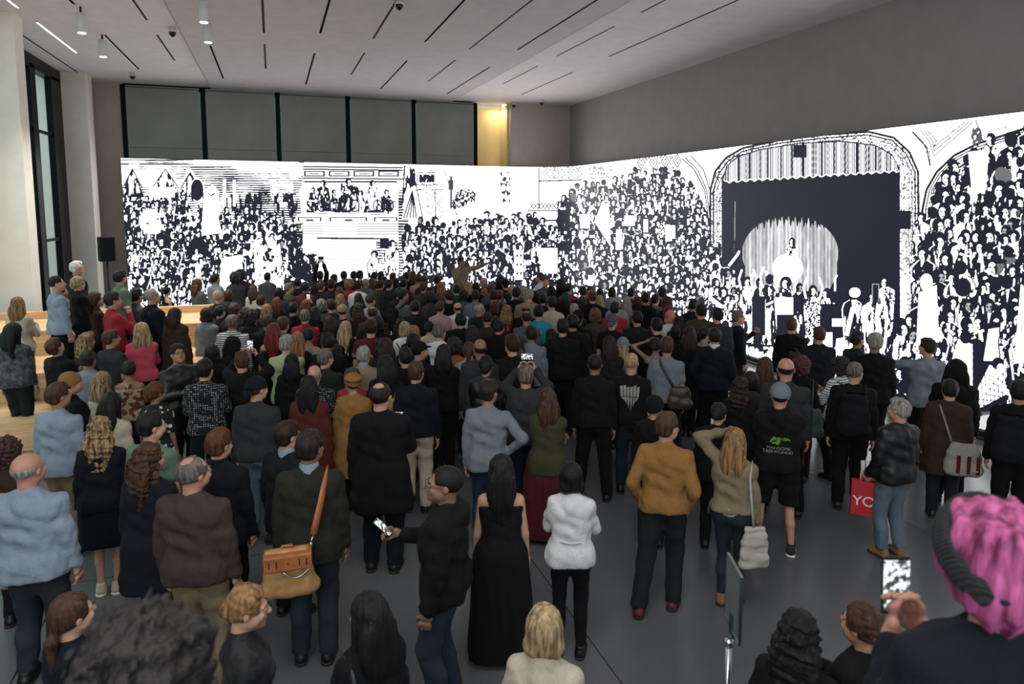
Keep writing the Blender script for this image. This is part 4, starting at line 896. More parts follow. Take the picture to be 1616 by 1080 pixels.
    me = to_mesh(typ, [v.mesh()]) ; HC_[key] = me; return me
C = {'k': ('#0c0c0e', 'black'), 'ch': ('#1d1e22', 'charcoal'), 'dg': ('#303336', 'dark grey'), 'g': ('#565a5e', 'grey'), 'lg': ('#8d9396', 'light grey'), 'w': ('#dcdedd', 'white'), 'cr': ('#c6bba1', 'cream'),
     'be': ('#8f8164', 'beige'), 'n': ('#10151f', 'navy'), 'db': ('#1c2c42', 'dark blue'), 'bg': ('#757f88', 'blue-grey'), 'lb': ('#8c9fb0', 'light blue'), 'b': ('#24568c', 'blue'), 'xo': ('#25271f', 'dark olive'), 'tq': ('#1193ae', 'turquoise'),
     'tl': ('#174c4a', 'teal'), 'gr': ('#232b26', 'dark green'), 'ol': ('#3f4026', 'olive'), 'sg': ('#66876f', 'sage green'), 'lm': ('#b0b98b', 'pale green'), 'r': ('#a51c29', 'red'), 'mr': ('#56141f', 'maroon'),
     'cor': ('#d84a60', 'coral'), 'or': ('#a35a28', 'rust'), 'ms': ('#96692a', 'mustard'), 'tn': ('#8b6a3c', 'tan'), 'kh': ('#857757', 'khaki'), 'br': ('#3a2a20', 'brown'), 'rb': ('#5c2318', 'rust-red'), 'pu': ('#5f3090', 'purple'),
     'pl': ('#2a1c2c', 'plum'), 'pk': ('#b88f90', 'pale pink'), 'jb': ('#576c7c', 'faded blue'), 'dj': ('#18212c', 'dark blue'), 'wb': ('#463730', 'warm brown')}
HCOL = {'k': ('#090808', '#161312'), 'db': ('#150e0a', '#2c1d14'), 'b': ('#2c1c14', '#543824'), 'lb': ('#5e4028', '#a07a4c'), 'bl': ('#7c6444', '#bda57c'), 'om': ('#2c1d14', '#b39468'), 'g': ('#6c6963', '#a9a59c'), 'gb': ('#3d3630', '#7a7168'),
        'wh': ('#c2bdb3', '#eeeae0'), 'au': ('#38190f', '#663a20'), 'rd': ('#461210', '#7a2a20'), 'pk': ('#6e1c48', '#c9649a'), 'pko': ('#a8604c', '#d89a80')}
SK = {'l': '#b08a72', 't': '#9c7458', 'm': '#80604c', 'd': '#4a3426', 'r': '#b0806c'}
TW_ = {'tee': 't-shirt', 'shirt': 'shirt', 'sweater': 'sweater', 'jacket': 'jacket', 'blazer': 'blazer', 'coat': 'long coat', 'hoodie': 'hooded top', 'tank': 'sleeveless top', 'dress': 'strappy dress', 'blouse': 'blouse', 'vest': 'quilted vest', 'polo': 'polo shirt', 'crop': 'short jacket', 'lcoat': 'coat'}
PW = {'cross': 'arms folded', 'phone': 'looking at hands', 'up': 'hands raised with phone', 'high': 'arms raised overhead', 'hip': 'hand on hip', 'hipL': 'hand on hip', 'chin': 'hand at chin', 'head': 'hand to head', 'pocket': 'hands in pockets',
      'reach': 'one arm stretched out', 'upR': 'one hand raised', 'phoneR': 'one forearm raised', 'phoneL': 'one forearm raised', 'hold': 'one hand raised', 'holdR': 'one hand raised', 'wide': 'arm flung out'}
PERF = Vector((5.3, 19.6, 0))
PEOPLE = []; DET = {}
def det_mesh(kind):
    if kind in DET: return DET[kind]
    b = MB()
    for sg in (-1, 1):
        if kind == 'eyes': b.tube([(sg*.031-.0125, .084, -.002), (sg*.031-.007, .089, -.002), (sg*.031, .0908, -.002), (sg*.031+.007, .089, -.002), (sg*.031+.0125, .083, -.002)], [.001, .0042, .0054, .0042, .001], 8)
        if kind == 'irises': b.tube([(sg*.031, .092, -.002), (sg*.031, .0958, -.002), (sg*.031, .0968, -.002)], [.005, .0042, .0015], 8)
        if kind == 'eyebrows': b.tube([(sg*.013, .0965, .017), (sg*.032, .094, .0225), (sg*.050, .080, .017)], [.003, .0042, .002], 6)
        if kind == 'glasses':
            b.tube([(sg*.031+.02*math.cos(a), .110, -.004+.016*math.sin(a)) for a in [i*math.pi/6 for i in range(13)]], .0018, 5)
            b.tube([(sg*.051, .109, .002), (sg*.075, .06, .002), (sg*.08, -.01, .0)], .0018, 5)
    if kind == 'lips':
        for dz, r_ in ((-.0585, .0042), (-.0675, .0052)): b.tube([(-.023, .086, dz-.002), (-.011, .0945, dz), (0, .0975, dz-.0005), (.011, .0945, dz), (.023, .086, dz-.002)], [.001, r_*.8, r_, r_*.8, .001], 6)
    if kind == 'glasses': b.tube([(-.011, .112, .0), (.011, .112, .0)], .0018, 5)
    me = bpy.data.meshes.new(kind); me.from_pydata(b.v, [], b.f); me.update()
    for p in me.polygons: p.use_smooth = True
    DET[kind] = me; return me
def cloth_mat(code):
    kind = 'cloth'; col = code
    for pre in ('denim', 'leather', 'dots', 'bigdots', 'plaid', 'blotch', 'knit', 'stripe'):
        if code.startswith(pre+'-'): kind = pre; col = code[len(pre)+1:]
    c2 = None
    if '+' in col: col, c2 = col.split('+'); c2 = C[c2][0]
    w = C[col][1]
    if kind in ('stripe', 'dots', 'plaid', 'bigdots', 'blotch'): w = {'stripe': 'striped', 'dots': 'dotted', 'bigdots': 'polka-dot', 'plaid': 'checked', 'blotch': 'patterned'}[kind]+' '+w
    if kind in ('knit', 'denim', 'leather'): w += ' '+kind
    return mat(kind, C[col][0], None, c2), w
def person(line):
    lab = None
    if '|' in line: line, lab = line.split('|'); lab = lab.strip()
    t = line.split(); X, Y = float(t[0]), float(t[1]); sex = t[2][0]; face = t[2][1:]; pose = t[3]
    hair, hc = t[4].split(':'); top, tc = t[5].split(':'); bot, bc = t[6].split(':'); o = dict(q.split('=') for q in t[7:])
    if ',' in pose: pose, legs = pose.split(',')
    else: legs = 'std' if (int(X)+int(Y)) % 3 else ('wide' if sex == 'm' else 'close')
    H = float(o.get('H', (1.79, 1.76, 1.82, 1.74)[int(X*7+Y) % 4] if sex == 'm' else (1.66, 1.63, 1.69)[int(X*5+Y) % 3]))
    hx = .018 if hair in ('afro',) else 0
    z0 = 0; d = ray(X, Y); s_lock = Y > 640 or 'H' in o and Y > 590
    def clash(P): return sum(6*max(0, .50-math.hypot(q['P'].x-P.x, q['P'].y-P.y)) for q in PEOPLE if abs(q['z0']-P.z+1.7) < 1.9)
    def solve(z0, H): tt = (z0+H-CAM_H)/d.z; P = CO+d*tt; return P, tt
    if 'z' in o: z0 = float(o['z']); P, tt = solve(z0, H)
    elif X < 330 and Y < 560:
        best = None
        for zc in (1.35, .9, .45, 0):
            for dh in [q*.02 for q in range(-13, 6)]:
                if zc+H+dh > CAM_H-.3: continue
                P, tt = solve(zc, H+dh)
                if platform(P.x, P.y) == zc and P.y < 22.5 and (P.x > -4.5 or P.y < 15.9):
                    c = abs(dh)+(.0 if zc > 0 else .5)+clash(P)*.3
                    if best is None or c < best[0]: best = (c, zc, H+dh, P, tt)
        if best: _, z0, H, P, tt = best
        else: P, tt = solve(0, H)
    else:
        best = None
        for q in range(-11, 9):
            h_ = H+q*.015
            if not 1.5 < h_ < 1.92 and q: continue
            if s_lock and q: continue
            for dx_ in (0, -4, 4, -9, 9):
                if s_lock and dx_: continue
                d = ray(X+dx_, Y); P, tt = solve(0, h_); c = abs(q)*.015+abs(dx_)*.012+clash(P)
                if best is None or c < best[0]: best = (c, h_, P, tt, d)
        _, H, P, tt, d = best
    s = FPX/(P-CO).dot(CF); lod = 0 if s < 82 else 1 if s < 165 else 2 if s < 275 else 3
    base = Vector((P.x, P.y, z0))
    if face in ('', 'a'):
        w = PERF-base; brg = math.atan2(w.x, w.y)+R_((int(X*13+Y*7) % 31)-15)*.8
        if s > 190: brg = math.atan2(d.x, d.y)*.6+brg*.4
    else: brg = math.atan2(d.x, d.y)+R_(float(face))
    hy = R_(float(o['hy'])) if 'hy' in o else [0, 0, .35, -.35][int(X*3+Y) % 4]; hp = R_(float(o.get('hp', 4)))
    if lod == 0: hy = round(hy/.35)*.35; hp = R_(4)
    topw = cloth_mat(tc)
    e = empty('person', base, -brg, None, 'person', o.get('G', 'crowd watching the video wall').replace('_', ' ')); sc = H/1.75; e.scale = (sc*float(o.get('W', 1)), sc*float(o.get('D', o.get('W', 1))), sc)
    bm, k = body_mesh(sex, pose, legs, hy, hp, lod); sk = o.get('s', 'lltrm'[int(X+Y) % 5]); link('body', bm, mat('skin', SK[sk]), e, None, True)
    link({'maxi': 'skirt', 'skirt': 'skirt', 'gown': 'skirt', 'shorts': 'shorts'}.get(bot, 'trousers'), bot_mesh(bot, sex, legs, lod), cloth_mat(bc)[0], e, None, True)
    link({'coat': 'long_coat', 'lcoat': 'coat'}.get(top, top).replace('tank', 'sleeveless_top').replace('tee', 't_shirt'), top_mesh(top, sex, pose, lod), topw[0], e, None, True)
    R = rotm(hy, hp); hl = Vector(PIV+R @ (HC-PIV)); hm = Matrix(R.tolist()).to_4x4(); hm.translation = hl
    def hpart(name, me, m): q = link(name, me, m, e, None, True); q.matrix_local = hm; return q
    cc = HCOL[hc]; hm_ = mat('curl', cc[0]) if hair in ('curly', 'afro') else mat('hair', cc[0], None, cc[1])
    if 'hat' in o and hair in ('short', 'top', 'neat', 'recede', 'side'): hair = 'buzz'
    if hair != 'none': hpart('hair', hair_mesh(hair, min(lod, 2) if hair != 'afro' else min(lod, 2)), hm_)
    wear = ''
    if 'hat' in o: ht, hcc = o['hat'].split(':'); hpart({'capback': 'cap', 'widehat': 'wide_hat', 'bucket': 'bucket_hat'}.get(ht, ht), hair_mesh(ht, min(lod, 2)), cloth_mat(hcc)[0]); wear = cloth_mat(hcc)[1]+' '+{'capback': 'backward cap', 'widehat': 'wide hat', 'bucket': 'bucket hat'}.get(ht, ht)
    if lod >= 2 or 'face' in o or (face not in ('', 'a') and abs(float(face)) > 55): hpart('eyes', det_mesh('eyes'), mat('flatc', '#b9b2aa')); hpart('irises', det_mesh('irises'), mat('plastic', '#140d0a')); hpart('lips', det_mesh('lips'), mat('flatc', '#8a4c42' if sk != 'd' else '#4a2620')); hpart('eyebrows', det_mesh('eyebrows'), mat('hair', cc[0]) if hair != 'none' else mat('hair', '#3a2618'))
    if 'gl' in o: hpart('glasses', det_mesh('glasses'), mat('plastic', '#101010'))
    if 'bd' in o:
        if 'beard' not in HC_:
            v = Vol((-.09, -.06, -.16), (.09, .13, .03), .008); v.ell((0, .036, -.075), (.052, .058, .05), k=.02, off=.006); v.rough(.003, 90, 3); v.clip(lambda X, Y, Z: np.maximum(Z+.048-np.abs(X)*.5, .0-Y)); HC_['beard'] = to_mesh('beard', [v.mesh()])
        hpart('beard', HC_['beard'], hm_)
    if 'col' in o or top == 'blazer':
        if 'collar' not in HC_:
            v = Vol((-.1, -.12, 1.40), (.1, .1, 1.56), .009); v.cap((0, -.022, 1.455), (0, -.022, 1.512), .074, .068, k=.01, sq=(1, 1, 1)); HC_['collar'] = None
            v.clip(lambda X, Y, Z: np.maximum(np.maximum(Z-1.535, 1.42-Z)+0*X, -.5*np.ones_like(X+Y+Z))); HC_['collar'] = to_mesh('collar', [v.mesh()])
        link('shirt_collar', HC_['collar'], cloth_mat(o.get('col', 'lb'))[0], e, None, True)
    up, sole = shoe_mesh('a', lod); shc = o.get('sh', 'leather-k')
    if not (X < 330 and lod == 0) or 1:
        for sg in (1, -1):
            A_ = k[('leg', sg)][2]
            q = link('shoe', up, cloth_mat(shc)[0], e, (A_[0], A_[1], 0), True); q.rotation_euler = (0, 0, -sg*.12)
            if lod > 0: link('sole', sole, mat('plastic', '#d5d2cc' if 'ws' in o else '#1a1716', .7), q, None, True)
    rec = dict(e=e, P=Vector((P.x, P.y, 0)), z0=z0, X=X, Y=Y, s=s, k=k, H=H, top=topw[1]+' '+TW_[top], pose=PW.get(pose, ''), wear=wear, lab=lab, sc=sc, brg=brg, sex=sex)
    rec['M'] = Matrix.LocRotScale(base, Matrix.Rotation(-brg, 3, 'Z'), e.scale)
    PEOPLE.append(rec); return rec
REC = {}
def people(txt, grp=None):
    for ln_ in txt.strip().split('\n'):
        if not ln_.strip() or ln_.startswith('#'): continue
        if ln_[0] == '@': nm, ln_ = ln_[1:].split(' ', 1); REC[nm] = person(ln_)
        else: person(ln_)
people('''
@pink 1574 812 w-36 face mop:pk jacket:n pants:k z=1.05 H=1.86 hy=0 hp=2 hat=headband:knit-dg s=r|person with grey knit headband raising phone, nearest on the right
@afro 235 985 w25 rel afro:db jacket:k pants:k z=1.05 H=1.68 hy=0|person seen only as big dark curls, nearest at bottom left
@f1 112 938 w55 rel lpony:b tee:n jeans:dj hy=-10 H=1.62|person in dark top at bottom left beneath light blue shirt
@f3 383 927 w85 rel bun:lb blouse:blotch-k+ch pants:k hy=-5 H=1.66 hp=-6|person in black lace-collar top turned right, bottom left
@f4 580 940 w-35 rel straight:k jacket:k pants:k H=1.66|person in black with white shoulder strap at bottom centre-left
@f5 860 960 w12 rel bob:bl sweater:cr jeans:dj H=1.64 hy=8|person in cream knit sweater at bottom centre
@f6 1262 970 w10 rel wavy:k jacket:k pants:k H=1.64|person in black with long black waves at bottom right
@f7 1362 955 w-60 phone bun:b jacket:k pants:k H=1.62|person holding rolled white paper, bottom right behind raised phone
@bald1 42 716 m28 rel bald:g shirt:lb jeans:denim-dj H=1.80 s=r hy=-15 W=1.1|balding person in light blue shirt and dark jeans, far left front
@au1 10 695 w30 rel curly:au shirt:br pants:k H=1.64|person cut off by left edge beside light blue shirts
@jacketbr 303 722 m30 rel recede:gb jacket:wb pants:kh H=1.80 hy=-25 s=r W=1.1|person in brown zip jacket, back turned, left foreground
@navycoat 233 702 w35 rel wavy:b lcoat:n pants:k H=1.76 hy=-25|person in long navy coat beside the brown zip jacket
@wavy 156 660 w10 rel wavy:om blouse:n skirt:n H=1.68 sh=cr ws=1 legs=1|person in navy blouse and knee skirt with pale sneakers
@green 238 652 m40 rel short:k tee:sg jeans:dj H=1.80 bd=1 hy=-35|person in sage green t-shirt, left foreground
@navyb 344 681 m25 rel top:au blazer:n pants:k H=1.76 hy=-20 col=n|person in navy blazer between brown zip jacket and charcoal sweater
@satchel 487 682 m8 rel short:db blazer:xo pants:denim-dj H=1.88 hy=-25 col=lb|person in dark olive blazer carrying the tan satchel
@navy2 453 667 m38 rel short:db blazer:n pants:k H=1.76 hy=-20 col=lb|person in navy blazer just left of satchel carrier
@capback 404 597 m22 rel short:b sweater:dg jeans:denim-jb H=1.80 hat=capback:n hy=-30|person in backward navy cap and charcoal grey sweater
@hood 700 738 m-75 phoneR buzz:k hoodie:k jeans:denim-db H=1.80 W=1.12 hy=15 gl=1 s=m hp=6|person in black hooded top reading a lit phone
@dress 791 720 w0 rel straight:k dress:k gown:k H=1.69|person in long black strappy dress, back turned
@white 902 732 w2 phone bob:k blouse:w slim:k H=1.60|person in white tie-waist blouse and black trousers
@must 1052 653 m8 pocket,step short:b sweater:ms pants:ch H=1.80 hy=-30 sh=leather-rb|person in mustard sweater, hands in pockets, clear of crowd
@tan 1161 678 w10 head straight:lb crop:kh slim:denim-dj H=1.65 sh=tn|person in khaki short jacket with white tote bag
@logo 1232 607 m-3 cross,wide buzz:k hoodie:k shorts:k H=1.80 hat=cap:bg sh=dg ws=1 s=r hy=0|person in black hooded top with green back emblem
@bun2 1134 637 w0 fwd bun:k jacket:k pants:k H=1.58|person in black jacket standing behind khaki short jacket
@oldman 1420 630 m-45 fwd neat:g jacket:leather-k jeans:denim-jb H=1.68 sh=tn s=r hy=15|person in black leather jacket and faded jeans, right
@olive2 1500 601 m-8 rel short:k lcoat:br pants:ch H=1.64|person in dark brown coat with white and red shoulder bag
@bigk 600 605 m10 phoneR,std recede:db lcoat:k pants:n H=1.90 W=1.1 hy=-15|large person in long black coat holding up small phone
@khaki 656 572 m6 rel short:b sweater:n pants:cr H=1.80 hy=-15|person in navy sweater and pale trousers
@bluesh 770 602 m8 hip neat:db shirt:bg jeans:db H=1.80 hy=-20|person in blue-grey shirt with hand on hip
@pony 740 541 w2 rel pony:b blazer:lg slim:k H=1.72 col=lg|person in light grey blazer with long ponytail
@photo 830 578 m2 up short:gb jacket:dg jeans:dj H=1.79 hy=0|person in dark grey jacket photographing with both hands up
@vest 865 615 w8 cross long:b vest:ol maxi:mr H=1.68|person in olive quilted vest and long maroon skirt
@blackm 939 560 m3 rel,wide buzz:k sweater:k pants:k H=1.82|person all in black, legs apart, in the clearing
@tprint 997 558 m2 rel buzz:bl tee:k jeans:dj H=1.80 hy=0 s=r|person in black t-shirt with pale shield-shaped back print
@stripbag 1053 534 m4 rel top:b polo:bg pants:k H=1.80 hy=0|person in blue-grey polo with brown shoulder bag
@capk 1033 628 w5 rel short:k jacket:k jeans:dj H=1.62 hat=beanie:k|person in black beanie beside the mustard sweater
@redcoat 487 595 w12 rel straight:k lcoat:rb pants:k H=1.70|person in rust-red long coat behind satchel carrier
@patt 496 577 m10 rel bald:g shirt:dots-n+lg pants:k H=1.76 s=r|balding person in dotted dark shirt beside rust-red coat
@lime 451 530 m6 cross short:g shirt:lm pants:kh H=1.80|person in pale green shirt and khaki trousers
@brn 513 552 m25 rel short:gb shirt:gr pants:k|person in dark green shirt beside the pale green shirt
@knit1 322 569 m6 phone short:k sweater:dots-k+lg jeans:dj H=1.78|person in black sweater with tiny white dots
@cam 281 546 m160 phone top:k jacket:leather-k pants:k H=1.78 hp=14 gl=1 hy=0|person in black leather jacket facing camera, looking down
@mustb 557 591 w10 rel short:k coat:ms pants:k H=1.66 hat=beret:ms|person in mustard coat and mustard beret
@redsw 552 584 w8 rel curly:gb lcoat:r pants:k H=1.68|person in long red coat beside the mustard beret
@blue1 90 607 m38 rel top:b shirt:lb pants:kh H=1.80 hy=-25|person in light blue shirt with tan jacket over arm
@must2 112 591 w60 rel short:k sweater:k pants:k H=1.68 hat=beanie:ms|person in mustard beanie behind the light blue shirt
@blond2 161 588 w30 rel long:om tank:cr jeans:jb H=1.66|person in cream sleeveless top right of the mustard beanie
@cream2 176 621 w40 rel straight:k sweater:cr pants:k H=1.66|person in cream knit sweater at left with black hair
@plain 203 571 w10 cross short:db tank:blotch-rb+be pants:k H=1.66|person in patterned rust-red sleeveless top
@dotty 245 604 w35 rel updo:au tee:bigdots-k+cr skirt:k H=1.66|person in black polka-dot t-shirt at left
@denim 139 555 m25 rel neat:db jacket:denim-bg jeans:dj|person in blue-grey denim jacket at left
@pinks 221 509 w-12 phone long:bl sweater:cor pants:k H=1.80 hp=22 hy=0|person in coral pink sweater leaning forward
@scarf 195 508 w40 rel long:k jacket:n pants:k H=1.75|person in navy jacket left of the coral sweater
@boy 175 522 m50 rel short:b tee:dg jeans:k H=1.70 hy=-20|person in dark grey t-shirt left of the coral sweater
@blond3 136 527 w45 rel wavy:om jacket:br pants:k|person in brown jacket with long two-tone waves, far left
@bend 92 534 m50 phone top:b jacket:k pants:g H=1.76 hp=28 hy=0|person in black jacket bending over, far left
@purple 102 500 m40 phone short:k hoodie:pu pants:k hp=5|person in purple hooded top
@leftw 20 511 w30 rel long:k blouse:blotch-g+dg pants:ch H=1.86 z=0|person in grey patterned blouse at left edge
@lw2 28 470 w35 phone long:lb sweater:cr jeans:denim-jb|person in cream sweater and faded jeans, far left
@lm1 29 447 m45 phone short:k jacket:k pants:k hp=24 s=d|person in black jacket looking down, far left
@ow 121 413 m75 rel neat:wh jacket:k pants:k hy=0 z=.9 H=1.72 s=r face=1 gl=1|person in black jacket and white collar, topmost by window
@lbs 89 436 m70 rel buzz:k shirt:lb pants:k z=.9 H=1.66|person in light blue shirt standing by the window
@bc1 123 437 w70 rel updo:bl jacket:k pants:k z=.9 H=1.6|person in black with hair up, below topmost one
@wc1 97 452 m65 rel recede:db blazer:k pants:k col=w face=1|person in black blazer with open white collar by window
@hat1 110 470 w70 phone bob:k coat:k pants:k hat=widehat:k|person in wide black hat
@hf1 128 459 m75 chin short:k jacket:k pants:k hy=0|person in black jacket with hand at face, left group
@br1 151 462 w75 rel long:b blouse:br pants:k|person in brown blouse, left group
@rc1 178 462 m75 chin short:db sweater:r pants:k hy=0 gl=1 face=1 s=r|person in red sweater with hand at chin
@bd1 190 428 m70 rel short:k shirt:sg pants:k bd=1 z=.9 H=1.64|bearded person in sage shirt at screen's left edge
@sc1 193 468 m60 rel bald:g jacket:k pants:k hat=beanie:k|person in black jacket and beanie behind grey curls
@gc1 190 485 w60 rel curly:g jacket:k pants:k H=1.6|person in black jacket with grey curls
@hd1 215 457 m65 rel top:k hoodie:g jeans:denim-db|person in grey hooded top, left of the screen edge
@ob1 240 456 m65 rel recede:g jacket:n pants:k s=r|balding person in navy jacket near screen's left end
@dp1 263 453 w65 rel pony:k tank:k pants:k|person in black sleeveless top near screen's left end
@dc1 276 487 w30 rel long:db coat:br pants:k|person in long brown coat, left
@gc2 312 441 w60 cross wavy:au lcoat:g jeans:dj z=0 H=1.82|person in grey coat with arms folded, back left
''')
people('''
340 433 m50 rel short:k jacket:bg pants:k H=1.86
345 461 m40 rel bald:g jacket:k pants:k hat=beanie:be
380 427 m20 pocket curly:k shirt:pl pants:k H=1.88 W=1.15|person in plum shirt standing tall before the screen
371 431 w20 rel curly:db jacket:dg pants:k H=1.84
422 431 m20 rel short:k jacket:g pants:k
454 440 m20 phoneR short:db jacket:k pants:k
456 447 m60 cross neat:gb tee:ol pants:k hy=-20 gl=1 face=1 s=r|person in olive t-shirt and glasses, arms folded, back left
400 450 w30 rel long:b cr=1 blouse:cr pants:k
'''.replace(' cr=1', ''))
